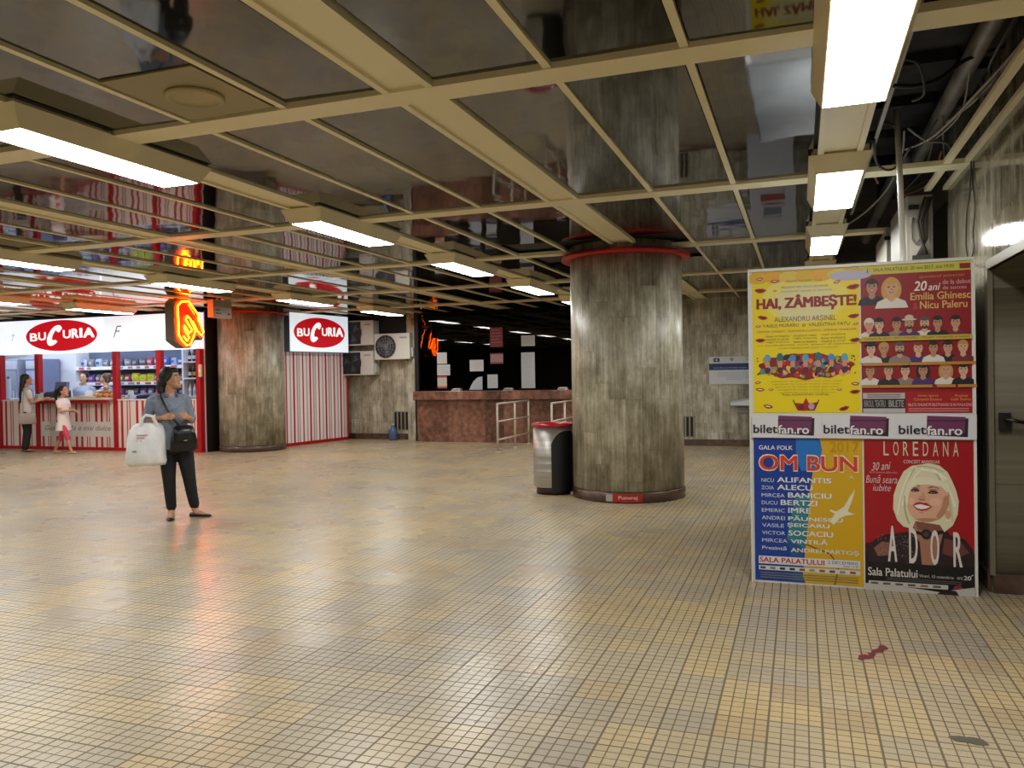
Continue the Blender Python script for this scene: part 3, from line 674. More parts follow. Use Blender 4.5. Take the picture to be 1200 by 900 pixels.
d.text('BIROUL TEATRU', w*.02, w*.22, h*.04, h*.085, '#a8a3a5', 6, .04); d.text('BILETE', w*.25, w*.39, h*.04, h*.085, '#a8a3a5', 6, .04)
for k in range(2): d.rect(w*.05, w*.36, h*(.105+.014*k), h*(.111+.014*k), '#6e696b', 6)
p.part('ticket_box', d)
d = D2(); d.rect(w*.41, w, 0, h*.14, '#a3131c', 4)
d.text('Invitat special', w*.52, w*.70, h*.105, h*.122, '#d8a25a', 6, .01); d.text('Constantin Enceanu', w*.48, w*.73, h*.082, h*.1, '#d8a25a', 6, .02); d.text('Prezinta', w*.85, w*.96, h*.105, h*.122, '#d8a25a', 6, .01); d.text('Gabi Stancu', w*.81, w*.99, h*.082, h*.1, '#d8a25a', 6, .02)
p.part('guests_lettering', d); d = D2(); d.text('BILETE ONLINE PE BILETFAN.RO SI IN MAGAZINE', w*.43, w*.995, h*.045, h*.064, '#e0b8b0', 6, .03)
for k in range(2): d.rect(w*.43, w*.97, h*(.01+.015*k), h*(.016+.015*k), '#d08a88', 6)
p.part('credits_lettering', d)

# --- blue and yellow folk gala poster, lower left
p = Poster('poster', -.322, .390, .012, 1.030, '#123a96', 'blue and yellow folk gala poster with a white bird, lower left on the stand'); w, h = p.w, p.h
d = D2(); d.poly([(w*.44, 0), (w, 0), (w, h), (w*.60, h), (w*.56, h*.8), (w*.52, h*.62), (w*.50, h*.4), (w*.47, h*.2)], '#d0a312', 2)
d.poly([(w*.40, h*.995), (w*.62, h*.995), (w*.64, h*.92), (w*.61, h*.79), (w*.45, h*.77), (w*.40, h*.84)], '#1c6fc0', 3)
d.poly([(w*.40, h*.62), (w*.53, h*.60), (w*.50, h*.42), (w*.47, h*.24), (w*.36, h*.22), (w*.30, h*.30)], '#2a7a86', 3); d.poly([(w*.30, h*.30), (w*.46, h*.24), (w*.44, h*.06), (w*.47, 0), (w*.34, 0), (w*.36, h*.12)], '#1d4d8e', 4)
d.line([(w*.47, h*.27), (w*.70, h*.21), (w*.78, h*.13), (w*.74, 0)], .008, '#6b3a22', 4); p.part('backdrop', d)
d = D2(); d.text('GALA FOLK', w*.05, w*.37, h*.915, h*.945, '#d8dde6', 6, .03); d.text('2017', w*.71, w*.97, h*.905, h*.975, '#b98a0c', 6, .01)
d.text('OM BUN', w*.045, w*.965, h*.765, h*.885, '#e9d9c4', 7, .06); d.text('OM BUN', w*.055, w*.955, h*.773, h*.877, '#d03a22', 8, .035); p.part('title_lettering', d)
for k, (a_, b_, e0, e1, e2) in enumerate((('NICU', 'ALIFANTIS', .07, .22, .72), ('ZOIA', 'ALECU', .07, .22, .55), ('MIRCEA', 'BANICIU', .07, .32, .72), ('DUCU', 'BERTZI', .07, .25, .59), ('EMERIC', 'IMRE', .07, .32, .53), ('ANDREI', 'PĂUNESCU', .07, .32, .82), ('VASILE', 'ȘEICARU', .07, .31, .70), ('VICTOR', 'SOCACIU', .07, .32, .73), ('MIRCEA', 'VINTILĂ', .07, .34, .68))):
    v = h*(.690-.0525*k); d = D2(); d.text(a_, w*e0, w*(e1-.03), v, v+h*.026, '#d5dae2', 6, .025); d.text(b_, w*e1, w*e2, v, v+h*.036, '#dde0e2', 6, .04); p.part('artist_name', d)
d = D2(); d.text('Prezintă', w*.07, w*.30, h*.218, h*.245, '#c9ced8', 6, .03); p.part('presenter_caption', d); d = D2(); d.text('ANDREI PARTOȘ', w*.34, w*.96, h*.20, h*.24, '#d9d6c4', 6, .03); p.part('presenter_name', d)
d = D2(); d.poly([(w*.70, h*.43), (w*.76, h*.50), (w*.83, h*.535), (w*.88, h*.60), (w*.935, h*.66), (w*.905, h*.58), (w*.865, h*.505), (w*.93, h*.485), (w*.85, h*.475), (w*.79, h*.455), (w*.74, h*.41)], '#e3dcc0', 7); d.poly([(w*.76, h*.50), (w*.71, h*.515), (w*.70, h*.505), (w*.76, h*.48)], '#e3dcc0', 7); d.poly([(w*.87, h*.72), (w*.90, h*.75), (w*.93, h*.72), (w*.90, h*.735)], '#d9cfa0', 7); p.part('bird', d)
d = D2(); d.rect(w*.035, w*.97, h*.118, h*.172, '#d6d6d4', 6); d.text('SALA PALATULUI', w*.045, w*.65, h*.128, h*.164, '#b3222c', 7, .04); d.text('2 DECEMBRIE', w*.68, w*.955, h*.142, h*.164, '#3c5a96', 7, .01); d.text('ORA 19:30', w*.82, w*.955, h*.123, h*.137, '#3c5a96', 7)
d.rect(w*.035, w*.97, h*.075, h*.105, '#cfcfcb', 6)
for k, c_ in enumerate(('#4a4a52', '#6a8a5a', '#2a2a2e', '#25303e', '#7a4a3a', '#9a8a5a', '#8e4a3a', '#4a4a4a', '#7a8a9a', '#9a3a2a')): d.rect(w*(.05+.092*k), w*(.05+.092*k+.05), h*.082, h*.098, c_, 7)
for k in range(3): d.rect(w*.05, w*.95, h*(.02+.016*k), h*(.026+.016*k), '#7a7a5c', 6)
p.part('venue_strip', d)

# --- red portrait poster, lower right
p = Poster('poster', .400, 1.060, .012, 1.022, '#a20e18', 'red and black concert poster with a smiling blonde woman, lower right on the stand'); w, h = p.w, p.h
d = D2(); d.poly([(0, 0), (w, 0), (w, h*.26), (w*.85, h*.30), (w*.6, h*.26), (w*.3, h*.28), (0, h*.22)], '#120a0c', 2); d.poly([(0, h*.22), (w*.3, h*.28), (w*.5, h*.27), (w*.4, h*.34), (0, h*.30)], '#3d0a10', 2)
p.part('backdrop', d)
d = D2()
for k, ch in enumerate('LOREDANA'): d.text(ch, w*(.185+.0905*k), w*(.185+.0905*k+.05), h*.895, h*.99, '#cfc9ae', 5, .012)
d.text('CONCERT ANIVERSAR', w*.37, w*.70, h*.845, h*.868, '#d9c9c4', 5, .02); p.part('title_lettering', d)
d = D2(); d.text('30 ani', w*.07, w*.25, h*.79, h*.845, '#d9c4c4', 5, .0, .3, skew=.012); d.text('de la lansarea albumului', w*.05, w*.31, h*.775, h*.789, '#c9a4a4', 5); d.text('Bună seara,', w*.0+.01, w*.32, h*.70, h*.765, '#d9c4c4', 5, -.005, .3); d.text('iubite', w*.08, w*.25, h*.655, h*.70, '#d9c4c4', 5, -.005, .3); p.part('script_lettering', d)
# portrait: shoulders, hair, face (head tilted back, smiling), choker
Q = lambda *pts: [(w*(X-45)/540, h*(1-(Y-145)/745)) for X, Y in pts]
q1 = lambda X, Y: Q((X, Y))[0]
d = D2()
d.poly(Q((60, 700), (90, 650), (150, 620), (270, 600), (300, 570), (440, 570), (470, 610), (540, 625), (580, 680), (580, 760), (60, 760)), '#2a181a', 4)
d.poly(Q((90, 690), (130, 655), (190, 660), (170, 720), (110, 730)), '#8a5a4a', 5); d.poly(Q((440, 625), (520, 640), (560, 690), (500, 720), (430, 700)), '#6d3a34', 5)
rr = random.Random(8)
for k in range(150):
    X = 110+180*rr.random(); Y = 615+110*rr.random(); d.ellipse(*q1(X, Y), .003, .003, '#8d7a76' if k % 3 else '#171012', 6, 7)
d.poly(Q((300, 540), (440, 540), (435, 600), (425, 640), (390, 760), (330, 760), (320, 650), (290, 590)), '#a8745c', 5); d.poly(Q((300, 545), (430, 545), (430, 585), (370, 600), (310, 585)), '#80523f', 6)
p.part('shoulders', d)
d = D2()
d.poly(Q((330, 265), (370, 258), (420, 268), (460, 300), (482, 345), (500, 390), (512, 440), (506, 505), (482, 560), (440, 595), (420, 560), (300, 545), (285, 585), (240, 575), (210, 545), (190, 490), (193, 420), (215, 355), (245, 300), (285, 272)), '#ded6b4', 8)
for k, (x0, y0, x1, y1, x2, y2, c_) in enumerate(((300, 285, 235, 370, 215, 500, '#c4b88e'), (340, 280, 262, 350, 235, 470, '#ece6cc'), (380, 275, 470, 350, 492, 470, '#efe9d2'), (400, 300, 455, 380, 478, 520, '#bfb288'), (330, 290, 400, 285, 455, 335, '#f2eddb'), (280, 300, 225, 400, 212, 520, '#efe9d0'), (250, 420, 240, 500, 270, 560, '#b5a87e'), (440, 345, 480, 430, 480, 540, '#d0c59c'), (310, 275, 380, 268, 440, 300, '#c9bd94'))):
    pts = [((1-t)**2*x0+2*t*(1-t)*x1+t*t*x2, (1-t)**2*y0+2*t*(1-t)*y1+t*t*y2) for t in (j/10 for j in range(11))]; d.line(Q(*pts), .011, c_, 9)
p.part('hair', d)
d = D2()
d.poly(Q((272, 395), (262, 430), (261, 478), (272, 512), (298, 536), (335, 548), (375, 546), (418, 530), (448, 500), (463, 455), (465, 410), (452, 378), (420, 362), (370, 356), (318, 358), (288, 370)), '#dcaa8c', 11)
d.poly(Q((418, 530), (448, 500), (463, 455), (465, 410), (440, 420), (430, 470), (400, 520)), '#bd8567', 12); d.poly(Q((298, 536), (335, 548), (375, 546), (418, 530), (380, 528), (330, 530)), '#b98264', 12)
d.ellipse(*q1(400, 448), .035, .026, '#e8b79c', 12); d.ellipse(*q1(280, 448), .018, .024, '#e8b79c', 12)
d.ellipse(*q1(459, 508), .016, .028, '#d29d80', 12); d.ellipse(*q1(455, 536), .006, .008, '#e9e2dc', 13)
d.poly(Q((250, 400), (262, 355), (300, 330), (370, 325), (440, 345), (470, 390), (455, 400), (430, 372), (370, 362), (310, 366), (280, 385), (268, 420), (262, 470), (250, 450)), '#e6dfc2', 14)
for ex, ey, ew, sk in ((300, 393, 24, -.05), (388, 401, 28, .08)):
    d.poly(Q((ex-ew, ey+3), (ex-ew*.4, ey-9), (ex+ew*.4, ey-9), (ex+ew, ey+1), (ex+ew*.4, ey+7), (ex-ew*.4, ey+7)), '#33201c', 13); d.ellipse(*q1(ex-2, ey+1), .013, .006, '#8f8a86', 14); d.ellipse(*q1(ex-1, ey), .006, .006, '#171110', 15)
    d.poly(Q((ex-ew, ey-12), (ex-ew*.3, ey-18), (ex+ew*.5, ey-16), (ex+ew, ey-8), (ex+ew*.4, ey-9), (ex-ew*.4, ey-9)), '#a8745c', 12)
    d.poly(Q((ex-ew*1.1, ey-22), (ex-ew*.2, ey-31), (ex+ew*.9, ey-24), (ex+ew*1.1, ey-17), (ex+ew*.2, ey-25), (ex-ew*.6, ey-22)), '#7d573c', 13)
d.poly(Q((340, 395), (330, 415), (312, 432), (318, 440), (335, 440), (350, 434), (348, 415)), '#cb967a', 12); d.poly(Q((313, 434), (322, 442), (342, 442), (350, 435), (335, 438)), '#99614b', 13)
d.poly(Q((287, 468), (305, 454), (325, 450), (338, 454), (355, 453), (382, 472), (360, 488), (333, 494), (306, 488)), '#ad1f2e', 13); d.poly(Q((293, 468), (325, 460), (374, 471), (352, 482), (331, 485), (308, 481)), '#f0e9e2', 14); d.line(Q((318, 500), (340, 503)), .006, '#c08a70', 13)
p.part('face', d)
d = D2(); d.poly(Q((300, 592), (350, 602), (436, 584), (436, 600), (352, 622), (298, 606)), '#1b1214', 15); d.ellipse(*q1(352, 608), w*.045, h*.033, '#1d1416', 16); d.ellipse(*q1(352, 608), w*.026, h*.019, '#4a3a36', 17); p.part('choker', d)
d = D2()
for ch, a, b in (('A', .205, .305), ('D', .40, .495), ('O', .595, .69), ('R', .80, .895)): d.text(ch, w*(a+.01), w*(b-.005), h*.185-h*.02*(a-.2), h*.425-h*.04*(a-.2), '#dcd4d0', 18, .035)
p.part('album_lettering', d)
d = D2(); d.text('Sala Palatului', w*.025, w*.485, h*.085, h*.14, '#d6d0cc', 18, .03); d.text('Vineri, 10 noiembrie', w*.50, w*.81, h*.088, h*.112, '#c6c0bc', 18, .015); d.text('ora', w*.84, w*.89, h*.092, h*.108, '#c6c0bc', 18, .01); d.text('20', w*.90, w*.965, h*.090, h*.118, '#d6d0cc', 18, .03); d.line([(w*.965, h*.118), (w*.985, h*.128)], .004, '#d6d0cc', 18)
for k in range(2): d.rect(w*.20, w*.88, h*(.060+.012*k), h*(.064+.012*k), '#6b6462', 18)
d.rect(w*.03, w*.76, h*.020, h*.05, '#c4bdb6', 18)
for k, c_ in enumerate(('#555', '#777', '#444', '#888', '#8a6a4a', '#777')): d.rect(w*(.05+.115*k), w*(.05+.115*k+.07), h*.028, h*.042, '#5a5654' if k != 4 else '#8a6a4a', 19)
d.poly([(w*.80, h*.025), (w*.90, h*.03), (w*.87, h*.055), (w*.82, h*.05)], '#8a2a2c', 19); p.part('venue_lettering', d)
# torn white strip at the foot of the stand, ticket-seller strips
d = D2(); tp = empty('torn_paper', (.395, KY-.004, 0.0), label='torn white paper edge at the foot of the red blonde poster', cat='paper')
d.poly([(0, .045), (.30, .03), (.45, .015), (.66, .06), (.665, .0), (.0, .0)], '#bdb9b2', 24); d.poly([(.44, .0), (.47, .03), (.55, .03), (.57, .0)], '#1d1a18', 25); d.build('paper', tp)
for k, (a, b) in enumerate(((-.330, .135), (.135, .605), (.605, 1.078))):
    p = Poster('ticket_banner', a, b-.002, 1.030, 1.195, '#d8d6da', 'white ticket-seller strip with purple cards, %s of three across the stand' % ['leftmost', 'middle', 'rightmost'][k], y=KY-.024, cat='banner', group='ticket seller strips across the poster stand'); w, h = p.w, p.h
    d = D2(); d.poly([(w*.40, h*.90), (w*.90, h*.84), (w*.89, h*.10), (w*.39, h*.16)], '#2e1a2a', 2); d.poly([(w*.385, h*.95), (w*.865, h*.90), (w*.85, h*.25), (w*.375, h*.22)], '#6d3358', 3); d.rect(w*.38, w*.86, h*.72, h*.78, '#4a2240', 4); p.part('card_emblem', d)
    d = D2(); d.text('bilet', w*.02, w*.37, h*.20, h*.56, '#1f1c20', 8, .045); d.text('fan.ro', w*.37, w*.83, h*.16, h*.56, '#241a22', 8, .10); d.text('fan.ro', w*.378, w*.822, h*.175, h*.545, '#e3e0e3', 9, .045); p.part('lettering', d)

# ------------------------------------------------------------------ open ceiling bay by the right wall
GREYM = m_noisy('dusty_pipe_metal', [(0.3, '#5c564c'), (0.7, '#857e70')], 6, 0.5, 0.3)
pp = empty('ceiling_pipe', (0.96, 4.6, 3.3), label='thick grey pipe running through the open ceiling bay', cat='pipe')
MB().tube([(0, -3.0, 0), (0, 3.0, 0)], .055, 20, True).build('pipe', GREYM, pp)
MB().box(-.08, .08, -.5, -.46, -.065, .3).build('hanger', mat('#3b3833', 0.6), pp)
p2 = empty('ceiling_pipe', (0.80, 8.1, 3.15), label='dim dark pipe deeper in the open ceiling bay', cat='pipe'); MB().tube([(0, -1.0, 0.05), (0, 3, 0)], .06, 16, True).build('pipe', mat('#2f2c29', 0.6), p2); MB().box(-.08, .08, .5, .54, 0, .4).build('hanger', BLACK, p2)
tag(MB().box(.50, .525, -2.0, 9.0, 3.10, 3.125).build('ceiling_rail', mat('#9a968a', 0.4)), 'thin pale metal rail along the edge of the open ceiling bay', 'rail')
rc = random.Random(5)
CB = ['#15130f', '#1b1916', '#8d8678', '#211d19', '#6a655b', '#1a1815', '#55504a', '#8a5a36', '#26231f', '#7c776c', '#141210', '#3a352f']
def cable(pts, r, c, label, g='loose cables in the open ceiling bay'):
    P = [Vector(q) for q in pts]; out = []
    for i in range(len(P)-1):
        a, b, c0, c1 = P[i], P[i+1], P[max(i-1, 0)], P[min(i+2, len(P)-1)]
        for t in (k/6 for k in range(6)):
            out.append(.5*((2*a)+(b-c0)*t+(2*c0-5*a+4*b-c1)*t*t+(3*a-c0-3*b+c1)*t**3))
    out.append(P[-1])
    mb = MB(); mb.tube(out, r, 6)
    return tag(mb.build('cable', mat(c, 0.5)), label, 'cable', g)
cable([(.46, 4.0, 3.10), (.62, 4.15, 3.14), (.80, 4.3, 3.22), (1.0, 4.25, 3.25)], .010, '#15130f', 'black cable looping over the thin rail nearest the camera')
cable([(.45, 4.85, 3.06), (.6, 4.9, 3.05), (.75, 5.05, 3.12), (.9, 5.15, 3.24), (1.1, 5.2, 3.3)], .012, '#15130f', 'thick black cable crossing the open bay beside the large near light')
cable([(.50, 4.65, 3.12), (.6, 4.7, 3.10), (.66, 4.95, 3.02), (.62, 5.1, 3.03)], .007, '#1b1916', 'short black cable hanging in a small loop from the thin rail')
cable([(1.12, 3.5, 3.2), (1.08, 4.6, 3.14), (1.0, 5.4, 3.12), (.88, 6.2, 3.10), (.72, 6.6, 3.12)], .009, '#8d8678', 'pale cable sweeping along the open bay under the thick pipe')
cable([(1.14, 3.6, 3.22), (1.10, 4.7, 3.17), (1.03, 5.5, 3.13), (.93, 6.0, 3.13)], .007, '#a39a88', 'second pale cable running beside the sweeping one')
cable([(.62, 6.0, 3.15), (.55, 6.2, 3.22), (.52, 6.5, 3.14), (.60, 6.7, 3.02), (.72, 6.6, 3.08), (.70, 6.2, 3.16)], .008, '#6a655b', 'grey cable coiled round the top of the conduit')
cable([(.50, 6.1, 3.10), (.54, 6.35, 2.98), (.66, 6.5, 2.97), (.76, 6.3, 3.08)], .009, '#1a1815', 'black cable drooping below the coil at the conduit')
cable([(.70, 6.0, 3.12), (.85, 6.3, 3.10), (1.0, 6.5, 3.12), (1.1, 6.9, 3.15)], .008, '#7c776c', 'grey cable leading from the conduit to the right wall')
cable([(.55, 7.0, 3.08), (.62, 7.3, 3.05), (.64, 7.6, 3.12)], .008, '#8a5a36', 'short brown cable behind the second light')
cable([(.46, 9.2, 3.02), (.62, 8.6, 3.05), (.74, 7.9, 3.10), (.80, 7.3, 3.2)], .009, '#8a8478', 'pale cable hanging from the far end of the open bay')
for k in range(9):
    y = 4.3+.42*k; a = [(rc.uniform(.9, 1.12), y+rc.uniform(-.3, .3), rc.uniform(3.12, 3.3)) for _ in range(2)]
    cable([a[0], ((a[0][0]+a[1][0])/2+rc.uniform(-.1, .1), y+.6, 3.10+rc.uniform(0, .08)), (a[1][0], y+1.3, a[1][2])], .006+.003*rc.random(), CB[k], 'thin %s cable in the tangle above the right wall edge, %s from the camera' % ('pale' if k in (2, 4, 6) else 'brown' if k == 7 else 'dark', ORD[k]))
# ledges / trunking in the void
for k in range(5):
    tag(MB().box(.98, 1.12, 4.2+.75*k, 4.75+.75*k, 3.36, 3.44).build('cable_tray', mat('#242019', 0.7)), 'dark cable tray segment above the right wall edge, %s from the camera' % ORD[k], 'tray', 'cable trays in the open ceiling bay')
# wall wires
cable([(1.172, 6.55, 2.985), (1.170, 6.60, 2.80), (1.168, 6.72, 2.62), (1.168, 6.76, 2.42), (1.168, 6.72, 2.30), (1.12, 6.55, 2.22), (1.03, 6.30, 2.245)], .006, '#1d1a16', 'black wire hanging down the right wall to the stand top', 'wires on the right wall')
cable([(1.172, 6.56, 2.985), (1.170, 6.50, 2.80), (1.168, 6.42, 2.62), (1.168, 6.50, 2.45), (1.168, 6.47, 2.34), (1.168, 6.60, 2.29)], .005, '#1d1a16', 'shorter black wire beside the long one on the right wall', 'wires on the right wall')
# cabinets above the stand
def cab(x0, x1, y0, y1, label, wires):
    o = empty('electrical_cabinet', ((x0+x1)/2, y0, 0), label=label, cat='cabinet', group='pale electrical cabinets at the end of the right wall'); w = (x1-x0)/2
    MB().box(-w, w, 0, y1-y0, 0, 2.985).build('casing', mat('#8f8a7e', 0.5), o, bevel=.01)
    MB().box(-w+.03, w-.03, -.008, 0, .3, 2.80).build('front_panel', mat('#a39d8f', 0.5), o)
    MB().box(-.085, -.005, -.012, -.004, 2.86, 2.90).build('slot', BLACK, o)
    MB().box(-w+.05, w-.05, -.02, -.008, 2.36, 2.45).build('ledge', mat('#aaa496', 0.5), o)
    if wires:
        for k in range(5):
            pts = [Vector((.06+.03*sin(k), -.03-.01*k, 2.95)), Vector((.035-.02*k+.02, -.04-.008*k, 2.75)), Vector((.02-.012*k+.03, -.045-.008*k, 2.60)), Vector((.015+.02*(k-2), -.03, 2.46))]
            MB().tube(pts, .011, 6).build('cable', mat(['#3a302a', '#4a3f36', '#2a2420', '#574b40', '#382f28'][k], 0.6), o)
        MB().tube([(-.05, -.02, 2.79), (-.065, -.03, 2.72), (-.06, -.03, 2.60), (-.03, -.03, 2.56), (0, -.03, 2.60)], .008, 6).build('cable', mat('#6d6558', 0.6), o)
        MB().box(-.06, .075, -.045, -.01, 2.43, 2.465).build('bracket', mat('#2b2622', 0.6), o)
    return o
cab(.865, 1.075, 7.63, 8.85, 'pale electrical cabinet with a bundle of brown cables, above the stand', True)
cab(.865, 1.00, 9.30, 10.5, 'second pale cabinet, half seen left of the white conduit', False)
# handle at the doorway
hd = empty('door_handle', (1.26, 6.06, 1.14), label='dark metal handle on the stone doorway at the right edge', cat='handle')
MB().box(-.035, .035, -.012, .0, -.06, .06).build('plate', mat('#1c1815', 0.4), hd); MB().tube([(0, -.01, .02), (0, -.07, .02), (.10, -.075, .0)], .012, 10).build('lever', mat('#221d19', 0.35), hd)
# floor stains
def stain(pts, c, label):
    mb = MB(); mb.quad(*[(x, y, .0012) for x, y in pts]); tag(mb.build('floor_stain', mat(c, 0.5)), label, 'stain')
mb = MB()
r_ = random.Random(2)
for k in range(16):
    t = k/15; cx, cy = .275+.13*t+r_.uniform(-.01, .01), 4.48+.235*t+r_.uniform(-.015, .015); a = .010+.012*r_.random()+(.012 if k in (3, 14) else 0)
    mb.quad(*[(cx+a*cos(q)*r_.uniform(.7, 1.2), cy+a*1.6*sin(q)*r_.uniform(.7, 1.2), .0012+.0001*k) for q in (2*pi*i/9 for i in range(9))])
tag(mb.build('floor_stain', mat('#6d2733', 0.5)), 'dried dark pink splash on the floor tiles in front of the stand', 'stain')
mb = MB()
for k in range(7):
    cx, cy = .615+r_.uniform(-.04, .04), 3.635+r_.uniform(-.02, .02); a = .025+.012*r_.random()
    mb.quad(*[(cx+a*1.2*cos(q)*r_.uniform(.7, 1.2), cy+a*.8*sin(q)*r_.uniform(.7, 1.2), .0012+.0001*k) for q in (2*pi*i/10 for i in range(10))])
tag(mb.build('floor_stain', mat('#5b5448', 0.5)), 'grey smudge on the floor tiles near the lower right corner', 'stain')
# ------------------------------------------------------------------ the snack shop
SY = 13.55
STR_STOPS = [(0, '#b01020'), (.11, '#d9cfc6'), (.27, '#b01020'), (.38, '#d9cfc6'), (.56, '#b83040'), (.61, '#d9cfc6'), (.68, '#b83040'), (.73, '#d9cfc6')]
STRIPE = m_stripes('red_striped_panel', 'x', 0.58, STR_STOPS, phase=.1)
SRED = mat('#a80c18', 0.35); SWHITE = mat('#dfe4ea', 0.5); LITW = mat('#eaf1fb', 0.5, 0, SIGN)
shop = empty('snack_shop', (-15.2, SY, 0), label='red and white snack shop with striped panels and a lit white fascia', cat='shop')
ux = lambda x: x+15.2
posts = [-19.6, -17.57, -16.39, -14.09, -12.88, -11.83]
for x in posts: MB().box(ux(x)-.055, ux(x)+.055, -.06, .06, 0, 2.17).build('post', SRED, shop)
MB().box(ux(-19.66), ux(-11.77), -.075, .07, 0, .07).build('base_rail', SRED, shop)
for a, b in zip(posts, posts[1:]):
    if (a, b) == (-16.39, -14.09): continue
    pn = MB().box(ux(a)+.055, ux(b)-.055, -.03, .03, .07, 1.10).build('striped_panel', STRIPE, shop)
    MB().box(ux(a)+.055, ux(b)-.055, -.05, .05, 1.10, 1.125).build('sill', SWHITE, pn)
cpn = MB().box(ux(-16.39)+.055, ux(-14.09)-.055, -.03, .03, .07, 1.10).build('striped_panel', STRIPE, shop)
d = D2(.001); d.rect(ux(-16.33), ux(-14.145), .30, .63, '#d3ccc6', 34); d.text('Gustă viața e mai dulce', ux(-16.2), ux(-14.25), .40, .56, '#6f5a66', 36, -.004, .35); d.build('slogan_band', cpn)
MB().box(ux(-16.335), ux(-14.145), -.30, .5, 1.12, 1.165).build('countertop', mat('#cdb79a', 0.35), shop, bevel=.008)
MB().box(ux(-16.335), ux(-14.145), -.24, -.2, 1.04, 1.12).build('counter_edge', SRED, shop)
SGLASS = m_glass('shop_window_glass', '#f4f6f8')
for a, b in zip(posts, posts[1:]):
    if (a, b) == (-16.39, -14.09): continue
    MB().box(ux(a)+.055, ux(b)-.055, -.004, .004, 1.125, 2.17).build('window_pane', SGLASS, shop)
fa = MB().box(ux(-19.66), ux(-14.34), -.16, .10, 2.17, 2.93).build('fascia', LITW, shop)
fb = MB().box(ux(-14.33), ux(-11.77), -.13, .10, 2.17, 2.93).build('fascia', mat('#e6edf6', 0.5, 0, SIGN*.9), shop)
MB().box(ux(-19.66), ux(-11.77), -.10, .10, 2.93, 2.99).build('dark_gap_strip', BLACK, shop)  # black strip painted in for the dark gap above the fascia
def bucuria(d, cu, cv, a, b, em):
    """the shop's oval: white playful letters, a big slanting C, on red"""
    d.ellipse(cu, cv, a, b, '#b3091a', 1, 56, emit=em)
    T = lambda s, u0, u1, v0, v1, bo=.05: d.text(s, cu+a*u0, cu+a*u1, cv+b*v0, cv+b*v1, '#ffffff', 3, bo, 0, em)
    T('B', -.88, -.66, -.30, .22); T('U', -.64, -.42, -.26, .26); T('U', .06, .28, -.20, .34); T('R', .30, .50, -.20, .40, .07); T('I', .52, .60, -.18, .42, .07); T('A', .62, .93, -.20, .42, .09)
    pts = []; inner = []          # the slanting C as a thick crescent
    for k in range(30):
        t = R(38)+R(285)*k/29; x, y = .185*cos(t), .66*sin(t); pts.append((x+y*.17, y))
    for k in range(30):
        t = R(60)+R(240)*k/29; x, y = .075*cos(t)+.02, .34*sin(t)+.02; inner.append((x+y*.17, y))
    P2 = [(cu+a*(-.175+x), cv+b*(.02+y)) for x, y in pts]; I2 = [(cu+a*(-.175+x), cv+b*(.02+y)) for x, y in inner]
    for k in range(29): d.poly([P2[k], P2[k+1], I2[k+1], I2[k]], '#ffffff', 4, em)
    d.ellipse(cu+a*-.055, cv+b*.42, a*.065, b*.20, '#ffffff', 5, 18, .0, em)
d = D2(.002); bucuria(d, ux(-15.50), 2.56, 1.06, .345, SIGN); o = d.build('oval_emblem', fa); o.location = (0, -.162, 0)
d = D2(.002); d.text('F', ux(-14.02), ux(-13.78), 2.47, 2.72, '#8f9aa8', 1, -.01, .4); d.text('T', ux(-17.0), ux(-16.9), 2.48, 2.62, '#b9c4d4', 16, -.01, .4); o = d.build('script_letter', fb); o.location = (0, -.132, 0)
# shell of the shop
sh = MB(); sh.box(ux(-20.9), ux(-11.75), 1.95, 2.0, 0, 2.95); sh.box(ux(-20.9), ux(-11.75), .1, 2.0, 2.9, 2.95); sh.box(ux(-11.80), ux(-11.75), .06, 2.0, 0, 2.95); sh.box(ux(-20.9), ux(-11.8), .1, 1.95, .0, .02)
o = struct(sh, 'wall_shop', mat('#e3e8f0', 0.6)); o.location = (-15.2, SY, 0)
tb = mat('#f2f6ff', 0.5, 0, SHOP)
for x in (-18.6, -16.6, -14.9, -13.0):
    o = empty('shop_tube_light', (x, 14.35, 2.87), label='fluorescent tube inside the shop, %s' % {-18.6: 'at its left end', -16.6: 'over the counter', -14.9: 'over the long shelves', -13.0: 'over the right window'}[x], cat='lamp', group='tubes inside the snack shop')
    MB().box(-.65, .65, -.06, .06, 0, .03).build('housing', SWHITE, o); MB().tube([(-.62, 0, -.02), (.62, 0, -.02)], .02, 8).build('tube', tb, o)
struct(MB().box(-11.75, -11.73, SY+.07, 15.5, 0, 2.95), 'wall_shop_side', mat('#17110c', 0.6))
# narrow dark frame between shop and column
dp = empty('service_door', (-11.72, 14.3, 0), label='dark narrow shelf frame in the gap between shop and orange column', cat='frame')
MB().box(.0, .08, -.2, .0, 0, 2.7).build('upright', mat('#3a2a1c', 0.5), dp); MB().box(.08, .40, .1, .14, 0, 2.9).build('back', mat('#0d0b0a', 0.7), dp)
for z in (.62, 1.35, 1.75, 2.3): MB().box(.08, .34, -.18, .1, z, z+.02).build('shelf', mat('#4d463f', 0.5), dp)
lc = empty('wall_switch', (-11.74, 13.46, 1.58), label='small cream switch box on the shop corner post', cat='switch'); MB().box(-.03, .05, -.03, .0, 0, .26).build('box', mat('#cbb98f', 0.5), lc); MB().box(-.01, .03, -.036, -.03, .1, .16).build('rocker', mat('#e6dcc2', 0.4), lc)

